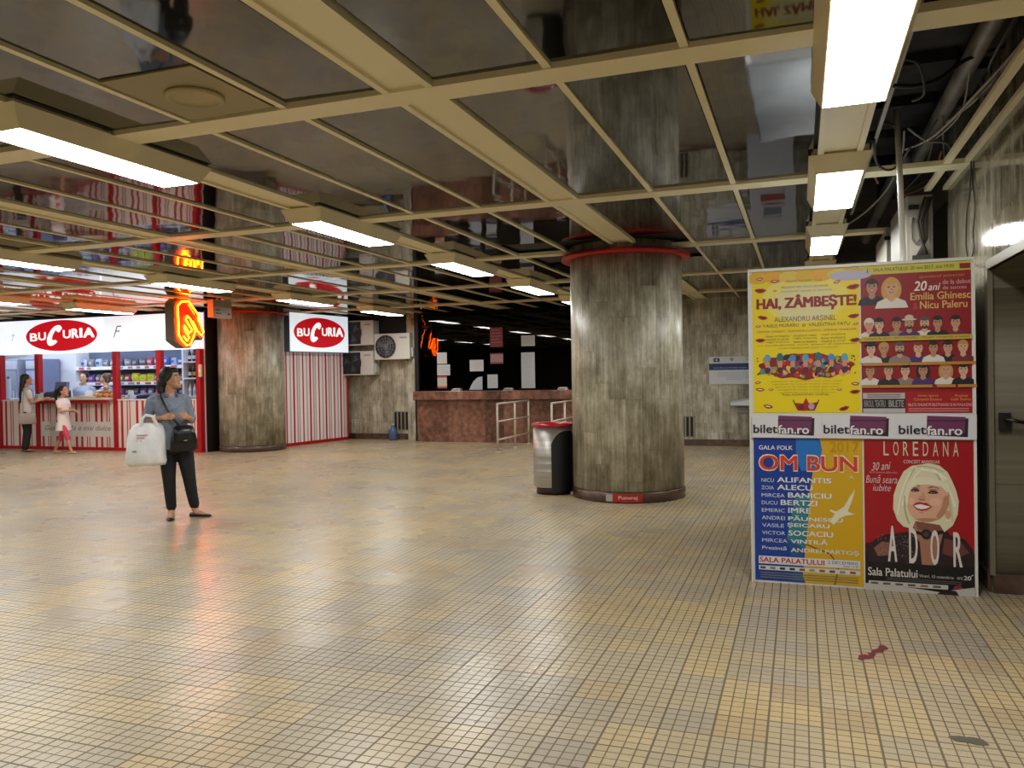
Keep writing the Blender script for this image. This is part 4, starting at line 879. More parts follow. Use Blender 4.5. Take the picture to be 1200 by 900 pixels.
# shelves and goods
def shelfunit(x0, x1, y0, y1, zs, ztop, label, strip=True, back='#55607a'):
    o = empty('shelf_unit', ((x0+x1)/2, y0, 0), label=label, cat='shelf'); w = (x1-x0)/2; dd = y1-y0
    MB().box(-w, w, dd-.02, dd, 0.03, ztop).build('back_panel', mat(back, 0.6), o)
    MB().box(-w-.025, -w, 0, dd, 0.02, ztop).build('side_panel', SWHITE, o); MB().box(w, w+.025, 0, dd, 0.02, ztop).build('side_panel', SWHITE, o)
    for z in zs:
        s = MB().box(-w, w, .0, dd-.02, z-.03, z).build('shelf', mat('#e3e7ee', 0.4), o)
        if strip:
            d = D2(.001); d.rect(-w, w, z-.075, z+.005, '#e6e9ef', 3); k = -w+.1; r_ = random.Random(int(z*100))
            while k < w-.2:
                d.rect(k, k+.10+.1*r_.random(), z-.062, z-.01, r_.choice(['#b56a78', '#c0485a', '#f5f5f5', '#8a8fb0']), 4); k += .26
            d.build('price_strip', s)
    return o
shelfunit(-16.9, -13.62, 15.0, 15.42, (1.18, 1.50, 1.88), 2.45, 'long white shelf unit of packets along the shop back wall')
shelfunit(-12.74, -12.24, 14.08, 14.42, (1.16, 1.57, 1.93), 2.35, 'narrow shelf unit of dark bottles behind the right shop window', False, '#1c2430')
def bag(w, h, dd, c, c2):
    root = empty('snack_packet', (0, 0, 0)); mb = MB(); rings = []
    for i in range(7):
        t = i/6; k = sin(pi*min(max(t, .04), .96))**.45
        rings.append([(w/2*(.92+.08*k)*sx, dd/2*k*sy, h*t) for sx, sy in ((-1, 0), (-.8, -1), (.8, -1), (1, 0), (.8, 1), (-.8, 1))])
    mb.smooth = True; mb.ring_loft(rings); mb.build('bag', mat(c, 0.35), root)
    MB().box(-w*.3, w*.3, -dd*.53, -dd*.45, h*.35, h*.65).build('print', mat(c2, 0.4), root)
    return root
PC = [('grey', '#6a6f76', '#a9adb2'), ('charcoal', '#3c4048', '#8f949c'), ('purple', '#5b3a78', '#a98fc0'), ('yellow', '#cfc02a', '#8fae3a'), ('green', '#5e8f4a', '#c9d48a'), ('crimson', '#8f2e46', '#d9a0a8'), ('pale blue', '#9fb3cf', '#4a62a0'), ('blue', '#3a4f9a', '#b9c6e4')]
protos = {n: bag(.21, .20, .12, a, b) for n, a, b in PC}; used = set()
def put_bag(n, x, y, z, s, label, g):
    o = protos[n] if n not in used else copy_tree(protos[n]); used.add(n)
    o.location = (x, y, z); o.scale = (s, s, s); o.rotation_euler = (0, 0, random.uniform(-.3, .3)); tag(o, label, 'packet', g)
rp = [('upper', 1.88, ['pale blue', 'grey', 'pale blue', 'grey', 'grey', 'charcoal', 'grey', 'charcoal', 'charcoal', 'crimson', 'grey', 'blue', 'pale blue', 'blue']),
      ('middle', 1.50, ['pale blue', 'purple', 'grey', 'pale blue', 'charcoal', 'green', 'crimson', 'yellow', 'yellow', 'yellow', 'grey', 'green', 'green', 'charcoal']),
      ('lower', 1.18, ['crimson', 'grey', 'purple', 'charcoal', 'grey', 'purple', 'charcoal', 'charcoal', 'purple', 'grey', 'charcoal', 'purple', 'grey', 'charcoal'])]
NUM = ORD+['thirteenth', 'fourteenth']
for rn, z, cs in rp:
    for k, n in enumerate(cs):
        put_bag(n, -16.75+.232*k, 15.14, z, random.uniform(.86, 1.1) if rn != 'lower' else .85, '%s snack packet on the %s shelf of the shop, %s from the left' % (n, rn, NUM[k]), 'snack packets on the %s shop shelf' % rn)
for n in protos:
    if n not in used: put_bag(n, -14.0, 15.14, 1.9, 1, n+' snack packet at the end of the shop shelf', 'snack packets on the upper shop shelf')
def bottle(c, c2):
    root = empty('drink_bottle', (0, 0, 0))
    MB().lathe([(.034, 0), (.038, .01), (.038, .15), (.030, .19), (.013, .22), (.013, .265)], 16).build('glass_body', mat(c, 0.15), root)
    MB().lathe([(.039, .05), (.039, .13)], 16, cap=False).build('paper_label', mat(c2, 0.5), root)
    MB().lathe([(.015, .26), (.015, .285), (0, .285)], 12).build('cap', mat('#c9a94a', 0.4), root)
    return root
BP = [bottle('#141a26', '#cfd3da'), bottle('#1a120c', '#b9a45a'), bottle('#22304a', '#e0e4ea'), bottle('#d9dde4', '#a9b3c6')]; first = True
bu = [False]*4
for ri, (rn, z, ks_) in enumerate((('top', 1.93, (0, 0, 1, 2)), ('middle', 1.57, (0, 1, 2, 1)), ('bottom', 1.16, (3, 3, 3, 0)))):
    for k, q in enumerate(ks_):
        o = copy_tree(BP[q]) if bu[q] else BP[q]; bu[q] = True
        o.location = (-12.67+.12*k, 14.2, z)
        tag(o, '%s bottle on the %s row behind the right shop window, %s from the left' % (['dark', 'brown', 'navy', 'pale'][q], rn, ORD[k]), 'bottle', 'bottles on the narrow shop shelf')
# fridges
def fridge(x0, x1, y, col, door, label):
    o = empty('drinks_fridge', ((x0+x1)/2, y, 0.02), label=label, cat='fridge'); w = (x1-x0)/2
    MB().box(-w, w, 0, .6, 0, 2.1).build('cabinet', mat(col, 0.4), o, bevel=.01)
    dr = MB().box(-w+.04, w-.04, -.03, 0, .15, 1.8).build('door', mat(door, 0.25), o)
    MB().tube([(w-.1, -.06, .9), (w-.1, -.06, 1.3)], .012, 8).build('handle', mat('#c9ccd2', 0.3), dr)
    MB().box(-w+.02, w-.02, -.02, 0, 1.85, 2.05).build('header', mat('#d0d6e4', 0.4), o)
fridge(-19.4, -18.55, 14.75, '#9aa4b6', '#aeb9cc', 'grey blue fridge behind the left shop window')
fridge(-18.4, -17.95, 14.85, '#7884a4', '#b4c0de', 'dark blue fridge left behind the shop counter')
for k, x in enumerate((-18.15, -17.93)):
    o = empty('cup_stack', (x, 14.0, 1.16), label='tall white stack of cups in the left shop window, %s one' % ['left-hand', 'right-hand'][k], cat='cups', group='cup stacks in the left shop window')
    MB().lathe([(.05, 0), (.06, .01), (.06, .38+.06*k), (.052, .40+.06*k)], 20).build('cups', mat('#c6d0e2', 0.4), o); MB().lathe([(.03, .40+.06*k), (.02, .46+.06*k), (0, .48+.06*k)], 16).build('top', mat('#5a6478', 0.5), o)
ds = MB().box(-18.6, -17.65, 13.8, 14.2, 1.13, 1.16).build('display_shelf', SWHITE); MB().box(-18.55, -17.7, 13.85, 14.15, .02, 1.13).build('shelf_base', SWHITE, ds); tag(ds, 'white display counter behind the left shop window, under the cup stacks', 'counter')
# counter things
cr = empty('cash_register', (-16.08, 13.72, 1.165), label='dark cash register and scale on the shop counter behind the girl', cat='cash register')
MB().hexa([(-.25, -.18, 0), (.25, -.18, 0), (.25, .2, 0), (-.25, .2, 0)], [(-.22, -.10, .12), (.22, -.10, .12), (.22, .2, .17), (-.22, .2, .17)]).build('body', mat('#2a2d35', 0.4), cr)
MB().hexa([(-.12, .06, .15), (.22, .06, .15), (.22, .16, .15), (-.12, .16, .15)], [(-.12, .10, .36), (.22, .10, .36), (.22, .18, .36), (-.12, .18, .36)]).build('screen', mat('#5c6a86', 0.25), cr)
MB().box(-.19, .19, -.09, .02, .125, .14).build('keys', mat('#6d7178', 0.5), cr)
pc = empty('card_terminal', (-16.24, 13.42, 1.165), label='small pale card terminal at the left end of the shop counter', cat='terminal'); MB().hexa([(-.06, -.07, 0), (.06, -.07, 0), (.06, .07, 0), (-.06, .07, 0)], [(-.05, -.06, .08), (.05, -.06, .08), (.05, .06, .13), (-.05, .06, .13)]).build('body', mat('#9aa09a', 0.4), pc); MB().box(-.035, .035, -.02, .04, .10, .125).build('keypad', mat('#3a4038', 0.4), pc)
ty = empty('pastry_tray', (-15.05, 13.68, 1.165), label='white tray on the shop counter in front of the sellers', cat='tray')
MB().hexa([(-.3, -.15, 0), (.3, -.15, 0), (.3, .15, 0), (-.3, .15, 0)], [(-.33, -.18, .035), (.33, -.18, .035), (.33, .18, .035), (-.33, .18, .035)]).build('tray', mat('#dde0e2', 0.4), ty)
def bun(c):
    root = empty('pastry', (0, 0, 0)); MB().ell((0, 0, .04), (.075, 0, 0), (0, .055, 0), (0, 0, .045), 14, 8).build('crust', m_noisy('baked_crust_'+c.strip('#'), [(.3, c), (.7, '#c98f55')], 30, .5), root)
    MB().ell((0, 0, .065), (.05, 0, 0), (0, .035, 0), (0, 0, .026), 12, 6).build('glaze', mat('#d9b58a', 0.3), root); return root
bp = bun('#9a5a2a'); spots = [(-14.78, 13.62, 0), (-14.62, 13.6, 0), (-14.46, 13.62, 0), (-14.30, 13.62, 0), (-14.70, 13.75, 0), (-14.54, 13.75, 0), (-14.38, 13.75, 0), (-14.62, 13.68, .085), (-14.46, 13.68, .085), (-14.54, 13.69, .165)]
for k, (x, y, z) in enumerate(spots):
    o = bp if k == 0 else copy_tree(bp); o.location = (x, y, 1.166+z)
    tag(o, 'brown pastry in the heap on the shop counter, %s' % ['front row far left', 'front row second', 'front row third', 'front row far right', 'back row left', 'back row middle', 'back row right', 'second layer left', 'second layer right', 'topmost one'][k], 'pastry', 'pastries heaped on the shop counter')
for k, (x, c, n) in enumerate(((-15.28, '#dfe3e6', 'white'), (-14.98, '#d9a06a', 'orange'), (-14.86, '#b04a3a', 'red'))):
    o = empty('paper_box', (x, 13.9, 1.166), label=n+' paper box behind the tray on the shop counter', cat='box'); MB().box(-.07, .07, -.05, .05, 0, .14).build('carton', mat(c, 0.5), o); MB().hexa([(-.072, -.052, .13), (.072, -.052, .13), (.072, .052, .13), (-.072, .052, .13)], [(-.06, -.01, .16), (.06, -.01, .16), (.06, .01, .16), (-.06, .01, .16)]).build('flap', mat('#c9cdd0', 0.5), o)
dr = MB().box(-14.0, -12.95, 13.75, 14.1, .98, 1.10).build('display_shelf', SWHITE); MB().box(-13.95, -13.0, 13.8, 14.05, .02, .98).build('shelf_base', SWHITE, dr); tag(dr, 'white display counter behind the window left of the walking woman', 'counter')
for k in range(5):
    o = empty('sweets_tray', (-13.72+.17*k, 13.92, 1.10), label='dark purple tray of sweets in the shop window, %s from the left' % ORD[k], cat='tray', group='sweets trays in the shop window')
    MB().hexa([(-.07, -.12, 0), (.07, -.12, 0), (.07, .12, 0), (-.07, .12, 0)], [(-.08, -.13, .09), (.08, -.13, .09), (.08, .13, .14), (-.08, .13, .14)]).build('tray', mat(['#3b2a5c', '#2a2a3c', '#54407a', '#33304a', '#46305c'][k], 0.4), o)
    mb = MB(); [mb.ell((-.04+.04*(i % 3), -.08+.06*(i//3), .115+.012*(i//3)), (.022, 0, 0), (0, .024, 0), (0, 0, .018), 8, 5) for i in range(9)]; mb.build('sweets', mat(['#8a8fa4', '#6d6a7a', '#9a8ab0', '#7d7a6a', '#8d8a94'][k], 0.5), o)
wb_ = empty('paper_bag', (-13.93, 13.78, 1.10), label='crumpled white paper bag beside the red post, left of the sweets', cat='bag'); mb = MB(); mb.ring_loft([[(.07*k*cos(t), .06*k*sin(t), z) for t in (2*pi*i/10 for i in range(10))] for z, k in ((0, .9), (.08, 1.05), (.16, .9), (.2, .75), (.22, .82))]); mb.build('bag', mat('#dcdfe6', 0.6), wb_); MB().box(-.03, .03, -.066, -.05, .05, .12).build('print', mat('#b9bfd0', 0.5), wb_)

# striped side wall of the shop with its lit sign
A = Vector((-10.78, 14.98, 0)); B = Vector((-10.46, 17.12, 0)); ang = math.atan2((B-A).y, (B-A).x); LW = (B-A).length
STRIPE2 = m_stripes('red_grey_striped_wall', 'x', 0.53, [(0, '#b01226'), (.10, '#ebe2de'), (.21, '#bd989f'), (.29, '#e2d6d3'), (.35, '#c2a5aa'), (.42, '#efe7e3'), (.56, '#b01226'), (.64, '#ebe2de'), (.80, '#c2a5aa'), (.88, '#ebe2de')], .4)
sw = empty('striped_side_wall', A, ang, label='red and white striped side wall of the shop below the second lit sign', cat='wall panel')
MB().box(0, LW, 0, .08, .07, 2.95).build('panel', STRIPE2, sw)
MB().box(0, LW, -.012, .085, 0, .07).build('base_rail', SRED, sw); MB().box(-.05, 0.02, -.012, .085, 0, 2.0).build('edge_trim', SRED, sw); MB().box(LW-.06, LW, -.012, .085, 0, 2.0).build('edge_trim', SRED, sw)
sg = empty('lightbox_sign', A+Vector((0.03, 0, 2.12)), ang, label='square lit sign with a red oval on the striped side wall', cat='sign')
MB().box(.0, 1.97, -.16, -.005, 0, .86).build('box', mat('#e3ecf6', 0.5, 0, SIGN*.75), sg); mb = MB(); mb.box(-.012, 1.982, -.165, -.004, -.015, .0); mb.box(-.012, 1.982, -.165, -.004, .86, .875); mb.box(-.012, 0, -.165, -.004, 0, .86); mb.box(1.97, 1.982, -.165, -.004, 0, .86); mb.build('frame', mat('#6d7680', 0.4), sg)
d = D2(.002); bucuria(d, .985, .44, .86, .345, SIGN*.75); o = d.build('oval_emblem', sg); o.location = (0, -.162, 0)

# ------------------------------------------------------------------ neon hand and hanging direction sign
nx_ = -10.62; ny_ = 11.42
nh = empty('neon_hand_sign', (nx_, ny_, 2.13), label='box sign with a glowing red and yellow neon hand pointing down, hung from the ceiling', cat='neon sign')
W_, Hh = .74, .80     # along y, z
hand = [(.10, .22), (.10, .72), (.20, .80), (.34, .84), (.55, .62), (.58, .52), (.66, .40), (.74, .24), (.68, .17), (.56, .27), (.46, .12), (.36, .0), (.28, .02)]
body = MB(); body.prism([(.0, .10), (.0, .78), (.1, .86), (.36, .86), (.62, .62), (.64, .50), (.76, .26), (.70, .13), (.57, .22), (.50, .10), (.38, -.03), (.24, -.03), (.12, .03)], lambda u, v, t: (-.10+.2*t, u, v)); body.build('box', mat('#6d5c48', 0.5), nh)
NRED = mat('#d81c08', 0.5, 0, .5); NYEL = mat('#ff6a08', 0.5, 0, 30.0)
for sx in (1, -1):
    f = MB(); f.prism([(.03, .13), (.03, .76), (.12, .83), (.35, .83), (.59, .60), (.61, .49), (.72, .27), (.69, .17), (.56, .26), (.48, .12), (.37, .0), (.25, .0), (.13, .06)], lambda u, v, t: (sx*(.101+.006*t), u, v)); f.build('face', NRED, nh)
    ob = MB(); ob.tube([(sx*.13, a, b) for a, b in [(.08, .20), (.07, .72), (.16, .80), (.34, .82), (.58, .60), (.58, .50), (.64, .42), (.71, .28), (.66, .21), (.55, .29), (.44, .46)]], .011, 8, True)
    ob.tube([(sx*.13, a, b) for a, b in [(.08, .20), (.16, .10), (.26, .02), (.36, .03), (.46, .20), (.50, .30), (.38, .50), (.30, .56), (.26, .48), (.34, .38), (.42, .30), (.34, .24), (.26, .34), (.22, .38), (.24, .28), (.34, .16), (.28, .10), (.20, .18)]], .010, 8, True)
    ob.build('neon_tube', NYEL, nh)
    MB().tube([(sx*.125, .34, .76), (sx*.125, .48, .60)], .008, 6, True).build('neon_line', mat('#ff6a1a', 0.5, 0, 4.0), nh)
MB().box(-.03, .03, .15, .21, .83, .88).build('hanger', mat('#3a3630', 0.5), nh)
hs = empty('direction_sign', (-10.1, 11.95, 2.66), label='small grey hanging sign with an arrow, beside the neon hand', cat='sign')
MB().box(-.13, .0, 0, .50, 0, .33).build('box', mat('#8f8b80', 0.4), hs)
mb = MB(); mb.box(.0, .008, .02, .48, .01, .20); mb.build('face', mat('#a9a598', 0.4), hs)
mb = MB(); mb.box(.008, .010, .05, .17, .13, .15); mb.box(.008, .010, .05, .20, .07, .09); mb.quad((.010, .36, .08), (.010, .42, .05), (.010, .42, .11)); mb.box(.008, .010, .42, .45, .072, .088); mb.build('marks', mat('#2b2b2b', 0.5), hs)
MB().box(-.08, -.04, .22, .26, .33, .36).build('hanger', mat('#3a3630', 0.5), hs)
# light thrown by the neon itself comes from its emitting faces
# ------------------------------------------------------------------ people
def remesh(mb, name, mats, parent, vox, smooth=2, label=None):
    o = mb.build(name, mats, None)
    md = o.modifiers.new('r', 'REMESH'); md.mode = 'VOXEL'; md.voxel_size = vox; md.use_smooth_shade = True
    if smooth:
        sm = o.modifiers.new('s', 'SMOOTH'); sm.factor = 0.5; sm.iterations = smooth
    dg = bpy.context.evaluated_depsgraph_get(); dg.update()
    me = bpy.data.meshes.new_from_object(o.evaluated_get(dg)); me.name = name
    for p in me.polygons: p.use_smooth = True
    if not me.materials: me.materials.append(mats)
    o.modifiers.clear(); old = o.data; o.data = me; bpy.data.meshes.remove(old)
    o.parent = parent
    if label: o['label'] = label
    return o
V = Vector
def sect(mb, secs, n=24):
    """secs: (centre, half width, half depth, facing angle); facing 0 = -y, turns towards +x"""
    rings = []
    for c, hw, hd, a in secs:
        c = V(c); F = V((sin(a), -cos(a), 0)); L = V((cos(a), sin(a), 0))
        rings.append([c+L*hw*cos(2*pi*k/n)+F*hd*sin(2*pi*k/n) for k in range(n)])
    mb.smooth = True; mb.ring_loft(rings); return mb
def limb(mb, pts, rads, n=14): mb.tube(pts, rads, n, True); return mb
def hand(mb, wrist, d, pn, thumb, s=1.0, curl=.55):
    """wrist point, finger direction d, palm normal pn (towards the palm side), thumb side vector"""
    d = V(d).normalized(); pn = V(pn); pn = (pn-d*pn.dot(d)).normalized(); t = d.cross(pn).normalized()
    if t.dot(V(thumb)) < 0: t = -t
    w = V(wrist); P = lambda a, b, c: w+d*a*s+t*b*s+pn*c*s
    rings = []
    for a, hw, hd in ((-.02, .024, .020), (.0, .026, .020), (.04, .038, .017), (.075, .041, .014), (.088, .038, .011)):
        rings.append([P(a, hw*cos(2*pi*k/14), hd*sin(2*pi*k/14)) for k in range(14)])
    mb.smooth = True; mb.ring_loft(rings)
    for b, L, r, c0 in ((.029, .068, .0085, 0), (.010, .078, .009, .05), (-.010, .072, .0085, .1), (-.028, .056, .0075, .18)):
        pts = [P(.07, b, 0)]; a, h, ang = .085, 0.0, 0.0
        for k, f in enumerate((.45, .32, .23)):
            ang += (curl+c0)*(.6 if k == 0 else .9); a += L*f*cos(ang); h += L*f*sin(ang); pts.append(P(a, b*(1+.06*k), h))
        mb.tube(pts, [r*s, r*s, r*.92*s, r*.8*s], 8, True)
    mb.tube([P(.015, .022, .004), P(.045, .050, .012), P(.070, .056, .024), P(.088, .050, .034)], [.013*s, .0115*s, .010*s, .0085*s], 8, True)
def head(mb, c, a, s=1.0, tilt=0.0):
    """c = centre of the skull; facing angle a. Returns the frame"""
    F = V((sin(a), -cos(a), 0)); L = V((cos(a), sin(a), 0)); U = V((0, 0, 1)); c = V(c)
    P = lambda f, l, u: c+(F*f+L*l+U*u)*s
    secs = [(-.118, .010, .045, .050), (-.108, .028, .060, .066), (-.085, .048, .070, .052), (-.055, .062, .082, .022), (-.02, .070, .092, .008), (.02, .074, .097, .002), (.055, .072, .094, -.004), (.085, .058, .076, -.008), (.105, .036, .048, -.010), (.114, .010, .014, -.010)]
    mb.smooth = True
    mb.ring_loft([[P(off+hd*sin(2*pi*k/22), hw*cos(2*pi*k/22), u) for k in range(22)] for u, hw, hd, off in secs])
    mb.tube([P(.094, 0, .022), P(.106, 0, -.004), P(.117, 0, -.026), P(.104, 0, -.034)], [.009*s, .011*s, .014*s, .011*s], 8, True)
    for k in (-1, 1):
        mb.ell(P(-.002, k*.076, -.010), F*.019*s, L*.008*s, U*.032*s, 10, 8); mb.ell(P(.084, k*.034, .022), F*.012*s, L*.026*s, U*.008*s, 8, 6)
        mb.ell(P(.105, k*.012, -.032), F*.009*s, L*.009*s, U*.008*s, 8, 6); mb.ell(P(.066, k*.045, -.028), F*.022*s, L*.022*s, U*.022*s, 8, 6)
    mb.ell(P(.095, 0, -.060), F*.013*s, L*.026*s, U*.012*s, 10, 6); mb.ell(P(.092, 0, -.098), F*.016*s, L*.022*s, U*.014*s, 10, 6)
    return P, F, L, U
def face_bits(P, F, L, U, s, root, brow='#15100e'):
    for k in (-1, 1):
        mb = MB(); mb.ell(P(.086, k*.034, .006), F*.010*s, L*.016*s, U*.009*s, 12, 8); e = mb.build('eye', mat('#d9d3cc', 0.3), root)
        MB().ell(P(.0945, k*.034, .006), F*.003*s, L*.0075*s, U*.0075*s, 10, 6).build('iris', mat('#1c120d', 0.2), e)
        MB().tube([P(.094, k*.018, .030), P(.097, k*.036, .035), P(.085, k*.054, .030)], .0035*s, 6, True).build('eyebrow', mat(brow, 0.7), root)
    mb = MB(); mb.tube([P(.098, -.022, -.066), P(.109, -.008, -.062), P(.109, .008, -.062), P(.098, .022, -.066)], .005*s, 8, True); mb.tube([P(.098, -.018, -.070), P(.107, 0, -.073), P(.098, .018, -.070)], .0055*s, 8, True); mb.build('lips', mat('#8f4b43', 0.4), root)
def shoe(mb, heel, d, L=.235, w=.042, h=.055, z=0.0):
    d = V(d).normalized(); t = V((-d.y, d.x, 0)); c = V(heel); rings = []
    for f, hw, top in ((0.0, .55, .8), (.06, .80, 1.0), (.25, .86, .95), (.5, .92, .78), (.72, 1.08, .62), (.88, .90, .48), (.97, .55, .36), (1.0, .25, .2)):
        o = c+d*f*L; lift = .012*max(0, f-.75)
        rings.append([o+t*(w*hw*cos(q))+V((0, 0, z+.004+lift+h*top*.5+(h*top*.5)*sin(q))) for q in (2*pi*k/14 for k in range(14))])
    mb.smooth = True; mb.ring_loft(rings)
SKIN = mat('#b98667', 0.5); HAIRB = m_noisy('black_hair', [(.3, '#060505'), (.7, '#100c0b')], 40, .5, 0, 0, (1, 1, .15))

# --- the walking woman, built facing the camera (local -y), x to the right of the picture
wm = empty('person', (-6.40, 6.95, 0), math.atan2(6.40, 6.95), label='woman in a grey blouse walking with a white carrier bag, looking to her left', cat='person')
TA = .30     # torso turn
HD = V((-.055, .0, 1.535)); HA = 1.12
b = MB(); P, F, L, U = head(b, HD, HA, .98)
limb(b, [(-.065, .015, 1.30), (-.062, .008, 1.38), (-.058, .0, 1.46)], [.062, .050, .050])
sect(b, [((-.012, 0, .74), .15, .10, TA), ((-.015, 0, .82), .165, .112, TA), ((-.02, 0, .90), .16, .11, TA), ((-.035, 0, 1.02), .13, .092, TA), ((-.05, -.005, 1.15), .142, .105, TA), ((-.062, 0, 1.26), .158, .10, TA), ((-.066, .01, 1.335), .12, .07, TA), ((-.066, .012, 1.37), .06, .05, TA)])
RS, RE, RW = V((-.235, -.02, 1.295)), V((-.295, .045, 1.075)), V((-.135, -.165, 1.115))
LS, LE, LW_ = V((.095, .045, 1.295)), V((.150, .06, 1.075)), V((.118, -.165, 1.105))
limb(b, [RS, RS.lerp(RE, .5), RE], [.048, .043, .037]); limb(b, [RE, RE.lerp(RW, .35), RW], [.036, .035, .024])
limb(b, [LS, LS.lerp(LE, .5), LE], [.048, .043, .037]); limb(b, [LE, LE.lerp(LW_, .35), LW_], [.036, .035, .024])
hand(b, RW, RW-RE+V((.05, 0, 0)), (.2, .8, -.5), (0, 0, 1), .98, .6)
hand(b, LW_, V((-.35, -.8, .25)), (-.85, .3, -.1), (0, 0, 1), .98, .75)
RH, RK, RA = V((-.095, .02, .80)), V((-.085, -.01, .44)), V((-.068, .045, .085))
LH, LK, LA = V((.068, .02, .80)), V((.118, -.02, .44)), V((.165, .02, .095))
for h_, k_, a_ in ((RH, RK, RA), (LH, LK, LA)): limb(b, [h_, h_.lerp(k_, .5), k_, k_.lerp(a_, .35), a_], [.088, .072, .052, .05, .034])
limb(b, [RA, (-.072, .0, .045), (-.078, -.09, .03)], [.034, .034, .026]); limb(b, [LA, (.185, .01, .055), (.26, -.03, .035)], [.034, .034, .026])
remesh(b, 'body', SKIN, wm, .0065, 2)
face_bits(P, F, L, U, .98, wm)
# blouse
SH = m_noisy('grey_blue_blouse_cloth', [(.3, '#6c7687'), (.7, '#8b95a6')], 25, .7, 0, .15)
c = MB(); sect(c, [((-.012, 0, .765), .176, .122, TA), ((-.015, 0, .83), .180, .126, TA), ((-.02, 0, .90), .174, .124, TA), ((-.035, 0, 1.02), .152, .115, TA), ((-.05, -.005, 1.15), .160, .122, TA), ((-.062, 0, 1.25), .172, .114, TA), ((-.066, .01, 1.33), .135, .082, TA), ((-.066, .014, 1.365), .068, .058, TA)])
limb(c, [V((-.20, -.015, 1.305)), RS, RS.lerp(RE, .5), RS.lerp(RE, .97)], [.06, .062, .058, .056]); limb(c, [V((.06, .04, 1.305)), LS, LS.lerp(LE, .5), LS.lerp(LE, .97)], [.06, .062, .058, .056])
for k in range(5):      # soft folds
    z = .86+.09*k; c.tube([(-.16+.02*k, -.10, z), (-.04, -.122, z-.03), (.10-.015*k, -.085, z+.02)], [.006, .012, .006], 8, True)
remesh(c, 'blouse', SH, wm, .008, 3)
cl = MB()
Fv = V((sin(TA), -cos(TA), 0)); Lv = V((cos(TA), sin(TA), 0)); nb = V((-.066, .012, 1.375))
for k in (-1, 1):
    p0, p1 = nb+Lv*k*.062+Fv*.01, nb+Fv*.075+Lv*k*.012+V((0, 0, -.06)); q1 = p1+Lv*k*.055+V((0, 0, .012))+Fv*.01; q0 = p0+Lv*k*.03+V((0, 0, -.022))
    cl.hexa([p0, p1, q1, q0], [p+V((0, 0, .008))+Fv*.008 for p in (p0, p1, q1, q0)])
cl.build('collar', mat('#56617a', 0.7), wm)
sk = MB(); q = nb+Fv*.083+V((0, 0, -.045)); sk.hexa([q-Lv*.028+V((0, 0, .04))-Fv*.02, q+V((0, 0, -.05))+Fv*.012, q+V((0, 0, -.05))+Fv*.013, q+Lv*.028+V((0, 0, .04))-Fv*.02], [v+Fv*.004 for v in (q-Lv*.028+V((0, 0, .04))-Fv*.02, q+V((0, 0, -.05))+Fv*.012, q+V((0, 0, -.05))+Fv*.013, q+Lv*.028+V((0, 0, .04))-Fv*.02)])
sk.build('neckline', SKIN, wm)
# trousers
TR = mat('#0d0e14', 0.75); t = MB()
sect(t, [((-.012, 0, .72), .155, .105, TA), ((-.013, 0, .80), .170, .118, TA), ((-.018, 0, .89), .166, .116, TA)])
limb(t, [RH, RH.lerp(RK, .5), RK, RK.lerp(RA, .5), RA+V((0, 0, .045))], [.097, .085, .069, .060, .054]); limb(t, [LH, LH.lerp(LK, .5), LK, LK.lerp(LA, .5), LA+V((0, 0, .045))], [.097, .085, .069, .060, .054])
remesh(t, 'trousers', TR, wm, .009, 2)
for heel, d_ in (((-.066, .075, 0), (-.08, -1, 0)), ((.118, .035, 0), (.93, -.36, 0))):
    s_ = MB(); shoe(s_, heel, d_); s_.build('shoe', mat('#0b0a0a', 0.35), wm)
# hair: cap drawn back, gathered low behind the neck
hb = MB(); HP = lambda f, l, u: V(HD)+(F*f+L*l+U*u)
hb.ell(HP(-.022, 0, .030), F*.098, L*.088, U*.098, 20, 14); hb.ell(HP(.030, 0, .080), F*.062, L*.066, U*.040, 16, 10); hb.ell(HP(-.055, 0, -.03), F*.066, L*.078, U*.085, 16, 10)
hb.tube([HP(-.085, -.01, -.03), HP(-.095, -.02, -.09), HP(-.085, -.035, -.15), HP(-.07, -.045, -.20)], [.05, .048, .036, .016], 12, True)
hb.tube([HP(.045, .066, .05), HP(.03, .078, .01), HP(.0, .08, -.03)], [.016, .016, .014], 8, True); hb.tube([HP(.045, -.066, .05), HP(.03, -.078, .01), HP(.0, -.08, -.03)], [.016, .016, .014], 8, True)
remesh(hb, 'hair', HAIRB, wm, .007, 2)
# her bags: things of their own
def atw(x, y, z): return wm.matrix_basis @ V((x, y, z))
wm_m = Matrix.Translation(wm.location) @ Matrix.Rotation(wm.rotation_euler.z, 4, 'Z')
cb = empty('carrier_bag', wm_m @ V((-.30, -.12, .63)), wm.rotation_euler.z, label='white plastic carrier bag hanging from the forearm of the walking woman', cat='bag')
PL = m_noisy('white_plastic_film', [(.3, '#dfe3e8'), (.7, '#f4f5f6')], 6, .4, 0, .4); mb = MB(); rings = []
rb = random.Random(4)
for z, hw, hd, cx in ((-.02, .175, .05, .01), (.02, .20, .085, -.005), (.12, .195, .10, -.008), (.25, .185, .095, 0), (.34, .172, .075, .01), (.40, .145, .055, .02), (.43, .11, .045, .03)):
    rings.append([V((cx+hw*cos(q)*(1+.05*sin(5*q+z*9)), hd*sin(q)*(1+.10*sin(7*q+z*14)), z)) for q in (2*pi*k/40 for k in range(40))])
mb.smooth = True; mb.ring_loft(rings); mb.build('bag_body', PL, cb)
for k in (-1, 1):
    mb = MB(); pts = [V((-.04, .03*k, .40)), V((-.035, .06*k, .47)), V((.0, .062*k, .515)), V((.07, .055*k, .50)), V((.11, .03*k, .40))]
    mb.tube(pts, [.022, .016, .014, .016, .022], 8, True); mb.build('handle', PL, cb)
d = D2(.001); 
for k in range(3): d.rect(-.09, .02-.03*k, .30-.03*k, .315-.03*k, '#cf9aa2', 92)
